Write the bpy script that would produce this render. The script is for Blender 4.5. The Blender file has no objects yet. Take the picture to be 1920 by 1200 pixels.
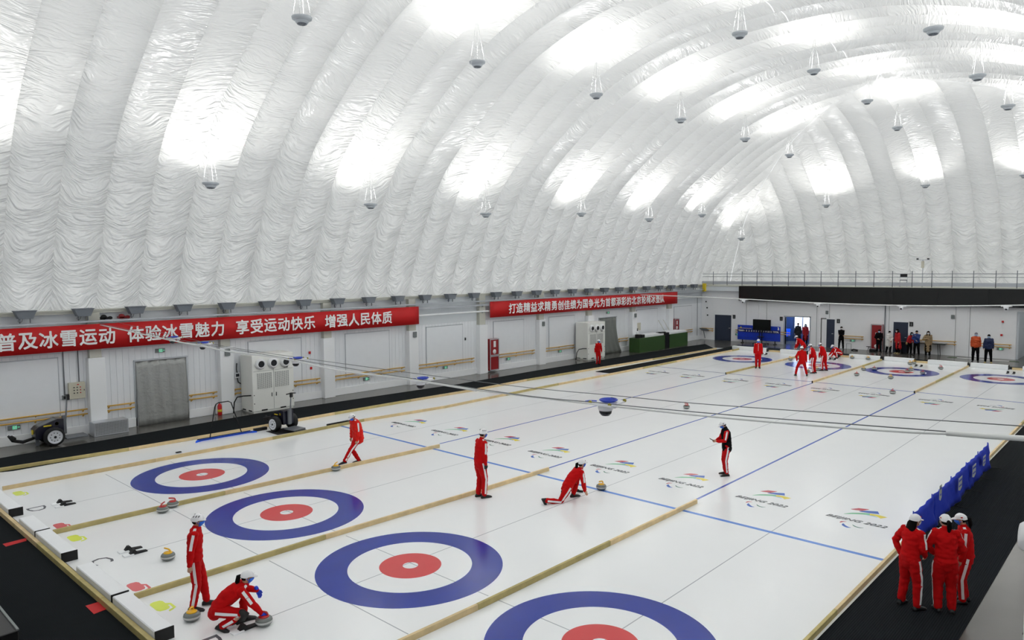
import bpy, bmesh, math, random
from mathutils import Vector, Matrix
from mathutils.bvhtree import BVHTree
random.seed(7)
PI = math.pi
SC = bpy.context.scene
COL = SC.collection

# ---------------------------------------------------------------- camera, sky, exposure
F_PX = 1352.9
CAM = Vector((-8.912, -6.3883, 5.8294)); YAW, PITCH, ROLL = 0.7451, -0.0699, -0.0064
FW = Vector((math.cos(PITCH)*math.cos(YAW), math.cos(PITCH)*math.sin(YAW), math.sin(PITCH)))
RT = FW.cross(Vector((0, 0, 1))).normalized(); UPV = RT.cross(FW)
R2 = math.cos(ROLL)*RT + math.sin(ROLL)*UPV; U2 = -math.sin(ROLL)*RT + math.cos(ROLL)*UPV
cam_data = bpy.data.cameras.new('camera'); cam = bpy.data.objects.new('camera', cam_data); COL.objects.link(cam)
cam_data.sensor_width = 36.0; cam_data.lens = F_PX/1920*36; cam_data.clip_start = .05; cam_data.clip_end = 500
cam.matrix_world = Matrix(((R2.x, U2.x, -FW.x, CAM.x), (R2.y, U2.y, -FW.y, CAM.y), (R2.z, U2.z, -FW.z, CAM.z), (0, 0, 0, 1)))
SC.camera = cam

world = bpy.data.worlds.new('daylight'); SC.world = world; world.use_nodes = True
bg = world.node_tree.nodes['Background']; bg.inputs[0].default_value = (.95, .98, 1.0, 1); bg.inputs[1].default_value = SKY_STRENGTH = 0.7
SC.view_settings.view_transform = 'Standard'; SC.view_settings.look = 'None'; SC.view_settings.gamma = 1
SC.view_settings.use_curve_mapping = False
SC.view_settings.exposure = 0.84
LAMP_W = 78.0
try:
    SC.cycles.max_bounces = 10; SC.cycles.diffuse_bounces = 5; SC.cycles.glossy_bounces = 4; SC.cycles.use_denoising = True
    SC.cycles.sample_clamp_indirect = 6.0
except Exception: pass

def at(px, py, ax=2, v=0.0):
    """point of the plane (axis ax = v) seen at a pixel of the 1920x1200 photograph"""
    d = FW + R2*((px-960)/F_PX) + U2*((600-py)/F_PX)
    return CAM + d*((v-CAM[ax])/d[ax])

# ---------------------------------------------------------------- materials
def lin(c):
    return tuple(((x/255)/12.92 if x/255 <= .04045 else ((x/255+.055)/1.055)**2.4) for x in c)
MATS = {}
def mat(name, rgb, rough=.6, metal=0., spec=.5, noise=0., nscale=6., bump=0., bscale=40., emit=None, trans=0., alpha=1., coat=0., rand=0., stretch=None):
    if name in MATS: return MATS[name]
    m = bpy.data.materials.new(name); m.use_nodes = True; nt = m.node_tree; N, L = nt.nodes, nt.links
    b = N['Principled BSDF']; c = lin(rgb)
    b.inputs['Base Color'].default_value = (*c, 1); b.inputs['Roughness'].default_value = rough
    b.inputs['Metallic'].default_value = metal; b.inputs['Specular IOR Level'].default_value = spec
    b.inputs['Coat Weight'].default_value = coat; b.inputs['Transmission Weight'].default_value = trans; b.inputs['Alpha'].default_value = alpha
    tc = N.new('ShaderNodeTexCoord'); src = tc.outputs['Object']
    if stretch:
        mp = N.new('ShaderNodeMapping'); mp.inputs['Scale'].default_value = stretch; L.new(src, mp.inputs['Vector']); src = mp.outputs[0]
    col = None
    if noise > 0:
        n = N.new('ShaderNodeTexNoise'); n.inputs['Scale'].default_value = nscale; n.inputs['Detail'].default_value = 4; L.new(src, n.inputs['Vector'])
        mx = N.new('ShaderNodeMixRGB'); mx.inputs[1].default_value = (*[x*(1-noise) for x in c], 1); mx.inputs[2].default_value = (*[min(1, x*(1+noise)) for x in c], 1)
        L.new(n.outputs['Fac'], mx.inputs[0]); col = mx.outputs[0]
    if rand > 0:
        oi = N.new('ShaderNodeObjectInfo'); mr = N.new('ShaderNodeMapRange'); mr.inputs[3].default_value = 1-rand; mr.inputs[4].default_value = 1+rand
        L.new(oi.outputs['Random'], mr.inputs[0]); hs = N.new('ShaderNodeHueSaturation')
        if col: L.new(col, hs.inputs['Color'])
        else: hs.inputs['Color'].default_value = (*c, 1)
        L.new(mr.outputs[0], hs.inputs['Value']); col = hs.outputs[0]
    if col: L.new(col, b.inputs['Base Color'])
    if bump > 0:
        n2 = N.new('ShaderNodeTexNoise'); n2.inputs['Scale'].default_value = bscale; n2.inputs['Detail'].default_value = 3; L.new(src, n2.inputs['Vector'])
        bp = N.new('ShaderNodeBump'); bp.inputs['Strength'].default_value = bump; bp.inputs['Distance'].default_value = .02
        L.new(n2.outputs['Fac'], bp.inputs['Height']); L.new(bp.outputs[0], b.inputs['Normal'])
    if emit: b.inputs['Emission Color'].default_value = (*lin(emit[0]), 1); b.inputs['Emission Strength'].default_value = emit[1]
    MATS[name] = m; return m
def M(n): return MATS[n]

# ---------------------------------------------------------------- mesh builder
class MB:
    def __init__(s): s.v = []; s.f = []; s.mi = []; s.sm = []; s.m = 0; s.T = None
    def _av(s, pts):
        i = len(s.v)
        for p in pts:
            p = Vector(p); s.v.append(s.T @ p if s.T else p)
        return i
    def _af(s, f, smooth=False): s.f.append(tuple(f)); s.mi.append(s.m); s.sm.append(smooth)
    def box(s, lo, hi, bev=0.0):
        x0, y0, z0 = lo; x1, y1, z1 = hi
        if bev > 0:
            b = min(bev, (x1-x0)/2.01, (y1-y0)/2.01, (z1-z0)/2.01)
            ring = lambda z, e: [(x0+e, y0+b, z), (x0+b, y0+e, z), (x1-b, y0+e, z), (x1-e, y0+b, z), (x1-e, y1-b, z), (x1-b, y1-e, z), (x0+b, y1-e, z), (x0+e, y1-b, z)]
            i = s._av(ring(z0, b)+ring(z0+b, 0)+ring(z1-b, 0)+ring(z1, b))
            for k in range(3):
                for j in range(8): s._af((i+k*8+j, i+k*8+(j+1) % 8, i+k*8+8+(j+1) % 8, i+k*8+8+j))
            s._af([i+7-j for j in range(8)]); s._af([i+24+j for j in range(8)])
            return s
        i = s._av([(x0, y0, z0), (x1, y0, z0), (x1, y1, z0), (x0, y1, z0), (x0, y0, z1), (x1, y0, z1), (x1, y1, z1), (x0, y1, z1)])
        for f in ((3, 2, 1, 0), (4, 5, 6, 7), (0, 1, 5, 4), (1, 2, 6, 5), (2, 3, 7, 6), (3, 0, 4, 7)): s._af([i+k for k in f])
        return s
    def prism(s, poly, a0, a1, axis=2):
        """poly in the two other axes (cyclic order), extruded a0..a1 along axis"""
        def P(p, a):
            return {2: (p[0], p[1], a), 1: (p[0], a, p[1]), 0: (a, p[0], p[1])}[axis]
        n = len(poly); i = s._av([P(p, a0) for p in poly]+[P(p, a1) for p in poly])
        s._af([i+k for k in range(n)][::-1]); s._af([i+n+k for k in range(n)])
        for k in range(n): s._af((i+k, i+(k+1) % n, i+n+(k+1) % n, i+n+k))
        return s
    def lathe(s, prof, c=(0, 0, 0), n=20, axis=2, smooth=True):
        rings = []
        for r, z in prof:
            pts = []
            for k in range(n):
                a = 2*PI*k/n; u, w = r*math.cos(a), r*math.sin(a)
                pts.append({2: (c[0]+u, c[1]+w, c[2]+z), 1: (c[0]+u, c[1]+z, c[2]+w), 0: (c[0]+z, c[1]+u, c[2]+w)}[axis])
            rings.append(s._av(pts))
        for a, b in zip(rings, rings[1:]):
            for k in range(n): s._af((a+k, a+(k+1) % n, b+(k+1) % n, b+k), smooth)
        if prof[0][0] > 1e-6: s._af([rings[0]+k for k in range(n)][::-1])
        if prof[-1][0] > 1e-6: s._af([rings[-1]+k for k in range(n)])
        return s
    def cyl(s, p0, p1, r, n=10, r1=None, smooth=True): return s.tube([p0, p1], [r, r if r1 is None else r1], n, smooth=smooth)
    def tube(s, pts, r, n=8, ell=None, side=None, smooth=True, caps=True, round_=0):
        """sweep along pts; r scalar or per point; ell = (a, b) factors along side / other"""
        pts = [Vector(p) for p in pts]
        if not isinstance(r, (list, tuple)): r = [r]*len(pts)
        rr = list(r)
        if round_:
            def capx(p, d, q):
                o = []
                for k in range(1, round_+1):
                    a = PI/2*k/(round_+.35); o.append((p + d*_s(q)*math.sin(a), _m(q, math.cos(a))))
                return o
            _s = lambda q: q if not isinstance(q, tuple) else min(q)
            _m = lambda q, f: q*f if not isinstance(q, tuple) else tuple(x*f for x in q)
            d0 = (pts[0]-pts[1]).normalized(); d1 = (pts[-1]-pts[-2]).normalized()
            h = capx(pts[0], d0, rr[0])[::-1]; t = capx(pts[-1], d1, rr[-1])
            pts = [a for a, _ in h]+pts+[a for a, _ in t]; rr = [b for _, b in h]+rr+[b for _, b in t]
        rings = []; prev = None
        for i, p in enumerate(pts):
            d = (pts[min(i+1, len(pts)-1)]-pts[max(i-1, 0)])
            if d.length < 1e-9: d = Vector((0, 0, 1))
            d.normalize()
            sd = Vector(side) if side is not None else (prev if prev is not None else Vector((0, 0, 1)) if abs(d.z) < .9 else Vector((1, 0, 0)))
            sd = sd - d*sd.dot(d)
            if sd.length < 1e-5: sd = Vector((1, 0, 0)) - d*d.x
            if sd.length < 1e-5: sd = Vector((0, 1, 0)) - d*d.y
            sd.normalize(); prev = sd; ot = d.cross(sd)
            q = rr[i]; a, b = q if isinstance(q, tuple) else (q, q)
            rings.append(s._av([p+sd*a*math.cos(2*PI*k/n)+ot*b*math.sin(2*PI*k/n) for k in range(n)]))
        for a, b in zip(rings, rings[1:]):
            for k in range(n): s._af((a+k, a+(k+1) % n, b+(k+1) % n, b+k), smooth)
        if caps: s._af([rings[0]+k for k in range(n)][::-1]); s._af([rings[-1]+k for k in range(n)])
        return s
    def ell(s, c, r, n=14, m=8, R=None):
        c = Vector(c); rings = []
        for j in range(1, m):
            a = PI*j/m; pts = []
            for k in range(n):
                p = Vector((r[0]*math.sin(a)*math.cos(2*PI*k/n), r[1]*math.sin(a)*math.sin(2*PI*k/n), -r[2]*math.cos(a)))
                pts.append(c+(R @ p if R else p))
            rings.append(s._av(pts))
        e = Vector((0, 0, r[2])); e = R @ e if R else e
        lo = s._av([c-e]); hi = s._av([c+e])
        for a, b in zip(rings, rings[1:]):
            for k in range(n): s._af((a+k, a+(k+1) % n, b+(k+1) % n, b+k), True)
        for k in range(n):
            s._af((lo, rings[0]+(k+1) % n, rings[0]+k), True); s._af((hi, rings[-1]+k, rings[-1]+(k+1) % n), True)
        return s
    def quad(s, a, b, c, d): i = s._av([a, b, c, d]); s._af((i, i+1, i+2, i+3)); return s
    def poly(s, pts): i = s._av(pts); s._af([i+k for k in range(len(pts))]); return s
    def mesh(s, name, mats):
        me = bpy.data.meshes.new(name); me.from_pydata([tuple(v) for v in s.v], [], s.f)
        for m in (mats if isinstance(mats, (list, tuple)) else [mats]): me.materials.append(M(m) if isinstance(m, str) else m)
        me.polygons.foreach_set('material_index', s.mi); me.polygons.foreach_set('use_smooth', s.sm); me.update()
        return me
    def build(s, name, mats, parent=None, loc=None):
        return link(name, s.mesh(name, mats), parent, loc)
def link(name, me, parent=None, loc=None, rz=0):
    o = bpy.data.objects.new(name, me); COL.objects.link(o)
    if parent is not None: o.parent = parent
    if loc is not None: o.location = loc
    if rz: o.rotation_euler[2] = rz
    return o
def tag(o, label=None, cat=None, group=None, kind=None):
    if label: o['label'] = label
    if cat: o['category'] = cat
    if group: o['group'] = group
    if kind: o['kind'] = kind
    return o
def thing(name, label, cat, loc=(0, 0, 0), rz=0, group=None):
    o = bpy.data.objects.new(name, None); COL.objects.link(o); o.location = loc; o.rotation_euler[2] = rz
    return tag(o, label, cat, group)
def struct(o): o['kind'] = 'structure'; return o
def dup(root, loc, rz=None, label=None, group=None):
    r = root.copy(); COL.objects.link(r); r.location = loc
    if rz is not None: r.rotation_euler[2] = rz
    if label: r['label'] = label
    if group: r['group'] = group
    for ch in list(root.children):
        c = ch.copy(); COL.objects.link(c); c.parent = r
        for g in ch.children:
            d = g.copy(); COL.objects.link(d); d.parent = c
    return r

# ---- basic palette
mat('white_panel', (240, 243, 247), .45, noise=.03, nscale=3)
mat('grey_panel', (222, 227, 231), .5, noise=.03, nscale=3)
mat('end_wall_paint', (246, 247, 249), .55, noise=.02)
mat('white_trim', (246, 248, 250), .5)
mat('beige_steel', (196, 196, 186), .5, noise=.04)
mat('grey_steel', (120, 124, 130), .4, metal=.3)
mat('light_steel', (190, 194, 200), .35, metal=.5)
mat('flood_grey', (112, 118, 126), .5)
mat('dark_rubber', (18, 19, 21), .7, bump=.2)
mat('black_plastic', (12, 12, 14), .4)
mat('black_gloss', (5, 9, 9), .25)
mat('red_banner', (196, 4, 10), .6, noise=.02)
mat('white_letter', (245, 245, 245), .6)
mat('rail_wood', (216, 172, 78), .45, noise=.15, nscale=8)
mat('beam_wood', (224, 200, 152), .6, noise=.25, nscale=5, stretch=(1, 1, 1), rand=.12, bump=.2, bscale=60)
mat('beam_wood_aged', (190, 174, 116), .65, noise=.3, nscale=5, rand=.1, bump=.2, bscale=60)
mat('foam_white', (244, 246, 248), .6, noise=.02)
mat('foam_side', (158, 162, 166), .6)
mat('red_metal', (150, 22, 28), .4)
mat('red_plastic', (200, 30, 32), .35)
mat('handle_red', (186, 24, 24), .3, coat=.4)
mat('handle_yellow', (240, 184, 8), .3, coat=.4)
mat('granite', (112, 118, 115), .2, noise=.25, nscale=160, coat=.3)
mat('granite_band', (188, 190, 188), .6, noise=.15, nscale=200)
mat('unit_white', (242, 243, 238), .45)
mat('grille_grey', (120, 124, 124), .5)
mat('dark_hole', (20, 22, 28), .6)
mat('exit_green', (96, 190, 150), .4, emit=((120, 225, 180), .25))
mat('sign_grey', (120, 126, 126), .4)
mat('door_blue', (42, 52, 72), .5)
mat('blue_cloth', (16, 52, 196), .7, bump=.3, bscale=6)
mat('scoreboard_blue', (12, 56, 190), .5, noise=.1, nscale=3)
mat('scoreboard_dark', (10, 18, 90), .5)
mat('green_counter', (52, 82, 38), .5, noise=.1)
mat('silver_sheet', (168, 170, 168), .38, metal=.45, bump=1.0, bscale=5, stretch=(1.6, 1, 2.2))
mat('lamp_cable', (176, 178, 178), .6)
mat('cable_white', (228, 230, 228), .5)
mat('wire_grey', (110, 114, 116), .4, metal=.5)
mat('brass', (170, 160, 70), .4, metal=.5)
mat('cam_white', (235, 236, 238), .35)
mat('cam_blue', (40, 70, 190), .4)
mat('blue_paint', (6, 92, 240), .4)
mat('rim_white', (225, 228, 235), .35)
mat('machine_navy', (14, 15, 36), .35, coat=.3)
mat('decal_yellow', (222, 196, 40), .5)
mat('lamp_grey', (190, 196, 202), .45)
mat('lamp_dark', (110, 116, 124), .5)
mat('lamp_lens', (255, 255, 255), .3, emit=((255, 255, 255), 6.0))
mat('window_glow', (240, 246, 255), .3, emit=((225, 236, 255), 2.2))
mat('room_blue', (40, 60, 100), .6)
mat('beige_box', (206, 202, 184), .5)
# ================================================================ SETTING
W = 4.6522
TEE = 34.747
YW = 22.4          # left wall
XW = 45.4          # end wall
XE, XS = 50.4, -15.77  # ends of the dome
YL, YR = 22.4, -10.4
ZB = 4.45

# ---- floor (grey epoxy)
def floor_mat():
    m = mat('epoxy_floor', (90, 88, 83), .2, noise=.08, nscale=1.5)
    return m
floor_mat()
f = MB(); f.quad((XS, YR, -.012), (XE, YR, -.012), (XE, YL+.4, -.012), (XS, YL+.4, -.012)); struct(f.build('floor', 'epoxy_floor'))

# ---- ice: one material family so paint and ice share the same gloss
def ice_mat(name, rgb, var=.03):
    m = bpy.data.materials.new(name); m.use_nodes = True; N, L = m.node_tree.nodes, m.node_tree.links; b = N['Principled BSDF']
    c = lin(rgb); geo = N.new('ShaderNodeNewGeometry')
    n = N.new('ShaderNodeTexNoise'); n.inputs['Scale'].default_value = 1.3; n.inputs['Detail'].default_value = 5; L.new(geo.outputs['Position'], n.inputs['Vector'])
    mx = N.new('ShaderNodeMixRGB'); mx.inputs[1].default_value = (*[x*(1-var) for x in c], 1); mx.inputs[2].default_value = (*[min(1, x*(1+var)) for x in c], 1)
    L.new(n.outputs['Fac'], mx.inputs[0]); L.new(mx.outputs[0], b.inputs['Base Color'])
    b.inputs['IOR'].default_value = 1.4; b.inputs['Specular IOR Level'].default_value = .5
    r = N.new('ShaderNodeTexNoise'); r.inputs['Scale'].default_value = .6; r.inputs['Detail'].default_value = 4; L.new(geo.outputs['Position'], r.inputs['Vector'])
    mr = N.new('ShaderNodeMapRange'); mr.inputs[3].default_value = .10; mr.inputs[4].default_value = .22; L.new(r.outputs['Fac'], mr.inputs[0]); L.new(mr.outputs[0], b.inputs['Roughness'])
    p = N.new('ShaderNodeTexNoise'); p.inputs['Scale'].default_value = 55; p.inputs['Detail'].default_value = 2; L.new(geo.outputs['Position'], p.inputs['Vector'])
    bp = N.new('ShaderNodeBump'); bp.inputs['Strength'].default_value = .12; bp.inputs['Distance'].default_value = .004; L.new(p.outputs['Fac'], bp.inputs['Height']); L.new(bp.outputs[0], b.inputs['Normal'])
    MATS[name] = m
ice_mat('ice', (246, 248, 249), .015)
ice_mat('ice_blue', (12, 48, 156), .2); ice_mat('ice_red', (214, 66, 68), .08); ice_mat('ice_line_blue', (96, 142, 222), .06); ice_mat('ice_side_blue', (70, 98, 190), .06)
ice_mat('ice_grey_line', (178, 182, 188), .03); ice_mat('ice_letter', (96, 98, 104), .05)
ice_mat('ice_pale_red', (222, 106, 108), .05); ice_mat('ice_yellow', (226, 240, 90), .05)
ice_mat('ice_ink', (70, 74, 84), .05); ice_mat('ice_logo_blue', (58, 104, 196), .05); ice_mat('ice_logo_red', (196, 70, 84), .05)
ice_mat('ice_logo_green', (120, 196, 150), .05); ice_mat('ice_logo_yellow', (236, 216, 60), .05); ice_mat('ice_logo_sky', (150, 200, 236), .05); ice_mat('ice_logo_dkgreen', (50, 120, 100), .05)
XI0, XI1 = -4.62, 40.05
YI0, YI1 = -2.46, 19.3
ZI = 0.0
i_ = MB(); i_.box((XI0, YI0, -.011), (XI1, YI1, ZI)); struct(i_.build('floor', 'ice'))['label'] = 'smooth white curling ice'
# the ice hides the floor: nothing else here

# ---- painted lines on the ice
def flat_rect(mb, x0, x1, y0, y1, z=.0012): mb.quad((x0, y0, z), (x1, y0, z), (x1, y1, z), (x0, y1, z))
HOG = 6.4
l = MB(); flat_rect(l, HOG-.06, HOG+.06, -2.30, 16.5); tag(l.build('hog_line', 'ice_line_blue'), 'thick light blue line painted across all sheets at the near logos', 'line', 'blue hog lines')
l = MB(); flat_rect(l, TEE-HOG-.06, TEE-HOG+.06, -2.30, 16.5); tag(l.build('hog_line', 'ice_side_blue'), 'thin-looking blue line painted across all sheets before the far targets', 'line', 'blue hog lines')
SHEETS = ['nearest', 'second nearest', 'third', 'fourth, by the left wall']
for k, nm in zip((.5, 1.5, 2.5), ('between the nearest and second sheets', 'between the second and third sheets', 'between the third and fourth sheets')):
    l = MB(); flat_rect(l, 7.0, 28.0, k*W-.035, k*W+.035); tag(l.build('side_line', 'ice_side_blue'), 'long blue boundary line painted along the ice '+nm, 'line', 'blue lines along the sheets')
for n in range(4):
    y = n*W
    l = MB(); flat_rect(l, -3.66, TEE+3.66, y-.011, y+.011, .0008)
    for xt in (0, TEE):
        flat_rect(l, xt-.011, xt+.011, y-2.2, y+2.2, .0008)
    for xt in (-1.83, TEE+1.83): flat_rect(l, xt-.011, xt+.011, y-2.2, y+2.2, .0008)
    o = l.build('centre_line', 'ice_grey_line'); tag(o, 'faint grey guide lines on the ice of the %s sheet' % SHEETS[n], 'line', 'thin grey guide lines')

# ---- houses (targets)
NEAR_C = [(0.03, 0.0), (0.02, 0.02), (0.0, 0.0), (0.0, 0.0)]
def annulus(r0, r1, z, n=96):
    m = MB()
    a = m._av([(r0*math.cos(2*PI*k/n), r0*math.sin(2*PI*k/n), z) for k in range(n)])
    b = m._av([(r1*math.cos(2*PI*k/n), r1*math.sin(2*PI*k/n), z) for k in range(n)])
    for k in range(n): m._af((a+k, b+k, b+(k+1) % n, a+(k+1) % n))
    return m
HB = annulus(1.219, 1.829, .0010).mesh('blue_ring', 'ice_blue'); HR = annulus(.152, .61, .0010).mesh('red_ring', 'ice_red')
near_px = {3: (379, 889.5), 2: (537.5, 960.5), 1: (769.5, 1060)}
far_px = {3: (1391.5, 673), 2: (1533, 685), 1: (1690, 697), 0: (1877, 711)}
nl = ['cut off by the bottom edge', 'largest one fully in view', 'right of the two standing and crouching players', 'nearest to the left wall']
fl = ['on the rightmost sheet, with no stones on it', 'with scattered stones around it', 'with the group of red players standing on it', 'farthest left, by the lone standing player']
for n in range(4):
    c = at(*near_px[n]) if n in near_px else Vector((0, 0, 0)); 
    t = thing('curling_target', 'near blue and red ring target, %s' % nl[n], 'target', (c.x, c.y, 0), 0, 'near curling targets')
    link('blue_ring', HB, t); link('red_ring', HR, t)
    c = at(*far_px[n]); t = thing('curling_target', 'far blue and red ring target, %s' % fl[n], 'target', (c.x, c.y, 0), 0, 'far curling targets')
    link('blue_ring', HB, t); link('red_ring', HR, t)

# ---- dome of fabric panels
PROF = [(0, 4.45), (.5, 5.85), (1, 7.0), (1.5, 8.05), (2.2, 9.35), (3, 10.45), (4, 11.4), (5, 12.2), (6, 12.95), (7, 13.65), (8.5, 14.5), (10, 15.1), (12, 15.65), (14, 15.95), (16.4, 16.05)]
def catmull(P, t):
    i = 0
    while i < len(P)-2 and P[i+1][0] < t: i += 1
    (x0, y0), (x1, y1) = P[i], P[i+1]
    m0 = ((y1-P[i-1][1])/(x1-P[i-1][0])) if i > 0 else (y1-y0)/(x1-x0)
    m1 = ((P[i+2][1]-y0)/(P[i+2][0]-x0)) if i+2 < len(P) else (y1-y0)/(x1-x0)*.3
    h = x1-x0; u = (t-x0)/h
    return (2*u**3-3*u*u+1)*y0+(u**3-2*u*u+u)*h*m0+(-2*u**3+3*u*u)*y1+(u**3-u*u)*h*m1
ARC = [(0., 0., 4.45)]
for k in range(1, 821):
    d = k*.02; z = catmull(PROF, d); a, d0, z0 = ARC[-1]; ARC.append((a+math.hypot(.02, z-z0), d, z))
LTOT = ARC[-1][0]
def arc_at(a):
    lo, hi = 0, len(ARC)-1
    while hi-lo > 1:
        m = (lo+hi)//2
        if ARC[m][0] <= a: lo = m
        else: hi = m
    A, B = ARC[lo], ARC[hi]; u = (a-A[0])/max(1e-9, B[0]-A[0]); u = max(0, min(1, u))
    d = A[1]+(B[1]-A[1])*u; z = A[2]+(B[2]-A[2])*u; tx = B[1]-A[1]; tz = B[2]-A[2]; q = math.hypot(tx, tz) or 1
    return d, z, -tz/q, tx/q   # outward normal (towards -d, +z)
def arc_of_d(d):
    i = min(820, max(0, int(d/.02))); return ARC[i][0]
def dome_mat():
    m = bpy.data.materials.new('dome_fabric'); m.use_nodes = True; N, L = m.node_tree.nodes, m.node_tree.links; b = N['Principled BSDF']; out = N['Material Output']
    uv = N.new('ShaderNodeUVMap'); uv.uv_map = 'gore'; sep = N.new('ShaderNodeSeparateXYZ'); L.new(uv.outputs[0], sep.inputs[0])
    def math_(op, a, b_=None, c_=None):
        n = N.new('ShaderNodeMath'); n.operation = op
        for i, x in enumerate((a, b_, c_)):
            if x is None: continue
            if isinstance(x, (int, float)): n.inputs[i].default_value = x
            else: L.new(x, n.inputs[i])
        return n.outputs[0]
    s = math_('FRACT', sep.outputs[0]); idx = math_('FLOOR', sep.outputs[0]); v = sep.outputs[1]
    q = math_('SUBTRACT', s, .5); q2 = math_('MULTIPLY', q, q)
    sag = N.new('ShaderNodeMapRange'); sag.inputs[1].default_value = 0; sag.inputs[2].default_value = 13; sag.inputs[3].default_value = 2.6; sag.inputs[4].default_value = .25; L.new(v, sag.inputs[0])
    # per panel skew of the folds
    rn = N.new('ShaderNodeTexWhiteNoise'); rn.noise_dimensions = '1D'; L.new(idx, rn.inputs['W'])
    skew = math_('MULTIPLY', math_('SUBTRACT', rn.outputs['Value'], .5), 1.3)
    w = math_('SUBTRACT', v, math_('MULTIPLY', q2, sag.outputs[0])); w = math_('ADD', w, math_('MULTIPLY', skew, q))
    # warp
    cmb0 = N.new('ShaderNodeCombineXYZ'); L.new(sep.outputs[0], cmb0.inputs[0]); L.new(v, cmb0.inputs[1])
    wn = N.new('ShaderNodeTexNoise'); wn.inputs['Scale'].default_value = .9; wn.inputs['Detail'].default_value = 1; L.new(cmb0.outputs[0], wn.inputs['Vector'])
    w = math_('ADD', w, math_('MULTIPLY', wn.outputs['Fac'], .9))
    def folds(sx, sw, off, detail=2):
        c = N.new('ShaderNodeCombineXYZ'); L.new(math_('MULTIPLY', s, sx), c.inputs[0]); L.new(math_('MULTIPLY', w, sw), c.inputs[1]); L.new(math_('MULTIPLY', idx, off), c.inputs[2])
        n = N.new('ShaderNodeTexNoise'); n.inputs['Scale'].default_value = 1; n.inputs['Detail'].default_value = detail; n.inputs['Roughness'].default_value = .55; L.new(c.outputs[0], n.inputs['Vector'])
        return n.outputs['Fac']
    big = folds(1.1, 1.9, 7.3); mid = folds(1.6, 4.5, 3.1); fine = folds(3.5, 11., 5.7)
    ridge = math_('SUBTRACT', 1, math_('ABSOLUTE', math_('MULTIPLY', math_('SUBTRACT', mid, .5), 3.2)))
    lowfade = N.new('ShaderNodeMapRange'); lowfade.inputs[1].default_value = 2; lowfade.inputs[2].default_value = 11; lowfade.inputs[3].default_value = 1; lowfade.inputs[4].default_value = .18; L.new(v, lowfade.inputs[0])
    edge = math_('MULTIPLY', math_('ABSOLUTE', q), 2)      # 0 mid .. 1 seam
    e2 = math_('MULTIPLY', edge, edge)
    h = math_('MULTIPLY', math_('ADD', math_('MULTIPLY', big, .75), math_('MULTIPLY', ridge, .55)), lowfade.outputs[0])
    h = math_('ADD', h, math_('MULTIPLY', fine, math_('ADD', .16, math_('MULTIPLY', e2, .34))))
    bp = N.new('ShaderNodeBump'); bp.inputs['Strength'].default_value = 1.0; bp.inputs['Distance'].default_value = .3; L.new(h, bp.inputs['Height'])
    b.inputs['Base Color'].default_value = (*lin((233, 232, 228)), 1)
    b.inputs['Roughness'].default_value = .28; b.inputs['Specular IOR Level'].default_value = .8
    L.new(bp.outputs[0], b.inputs['Normal'])
    tr = N.new('ShaderNodeBsdfTranslucent'); tr.inputs[0].default_value = (.92, .93, .93, 1)
    mx = N.new('ShaderNodeMixShader'); mx.inputs[0].default_value = .28
    L.new(b.outputs[0], mx.inputs[1]); L.new(tr.outputs[0], mx.inputs[2]); L.new(mx.outputs[0], out.inputs['Surface'])
    MATS['dome_fabric'] = m
dome_mat()
ceil_ = bpy.data.objects.new('ceiling', None); COL.objects.link(ceil_); struct(ceil_)
def gore(a0, a1, side, idx, ns=12, nv=150, merge=None):
    """one panel between two seams; side: 'L','R' (running up from a long wall), 'E','N' (from the end walls)"""
    verts = []; uvs = []; faces = []
    for i in range(ns+1):
        s = i/ns; a = a0+(a1-a0)*s
        dmax = min(XE-a, a-XS, 16.4) if side in 'LR' else min(YL-a, a-YR, 16.4)
        dmax = max(dmax, .02); Lm = arc_of_d(dmax)
        for j in range(nv+1):
            t = (j/nv)**(1.25 if nv > 50 else 1); arc = Lm*t; d, z, nd, nz = arc_at(arc)
            q_ = s-.5; rr_ = math.sin(idx*12.9898)*43758.5453; rr_ -= math.floor(rr_)
            sg = max(.25, 2.6-arc*.19); wv = arc-sg*q_*q_+(rr_-.5)*1.2*q_+.22*math.sin(arc*1.7+idx*2.1)+.1*math.sin(arc*4.3+idx)
            ph = wv/(.62+.12*math.sin(idx*1.7+arc*.5)); fr = ph-math.floor(ph); sw = (fr**1.6 if fr < .8 else .7*(1-fr)/.2)
            am = (.16 if side == 'E' else .10)*max(0, min(1, (10.5-arc)/6))*min(1, arc/.8)*(1-(2*abs(q_))**3)*(.6+.4*math.sin(arc*2.3+idx*3.3)) *max(0, min(1, (Lm-arc)/1.0)) if nv > 50 else 0
            bul = am*sw+.22*(abs(math.sin(PI*s))**.8)*min(1, arc/1.2)*min(1, (Lm-arc)/.8 if dmax < 16.3 else 1)
            d2 = d+nd*bul; z2 = z+nz*bul
            if side == 'L': p = (a, YL-d2, z2)
            elif side == 'R': p = (a, YR+d2, z2)
            elif side == 'E': p = (XE-d2, a, z2)
            else: p = (XS+d2, a, z2)
            verts.append(p); uvs.append((idx+min(.999, max(.001, s)), arc))
    for i in range(ns):
        for j in range(nv):
            q = i*(nv+1)+j; f_ = (q, q+nv+1, q+nv+2, q+1); faces.append(f_ if side in 'RE' else f_[::-1])
    me = bpy.data.meshes.new('fabric_panel'); me.from_pydata(verts, [], faces); me.materials.append(M('dome_fabric'))
    ul = me.uv_layers.new(name='gore')
    for p in me.polygons:
        p.use_smooth = True
        for li in p.loop_indices: ul.data[li].uv = uvs[me.loops[li].vertex_index]
    return link('fabric_panel', me, ceil_)
NX = 46; SX = (XE-XS)/NX; NY = 23; SY = (YL-YR)/NY
for k in range(NX):
    gore(XS+k*SX, XS+(k+1)*SX, 'L', k); gore(XS+k*SX, XS+(k+1)*SX, 'R', k+60, nv=48 if k > 15 else 24, ns=8)
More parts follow.
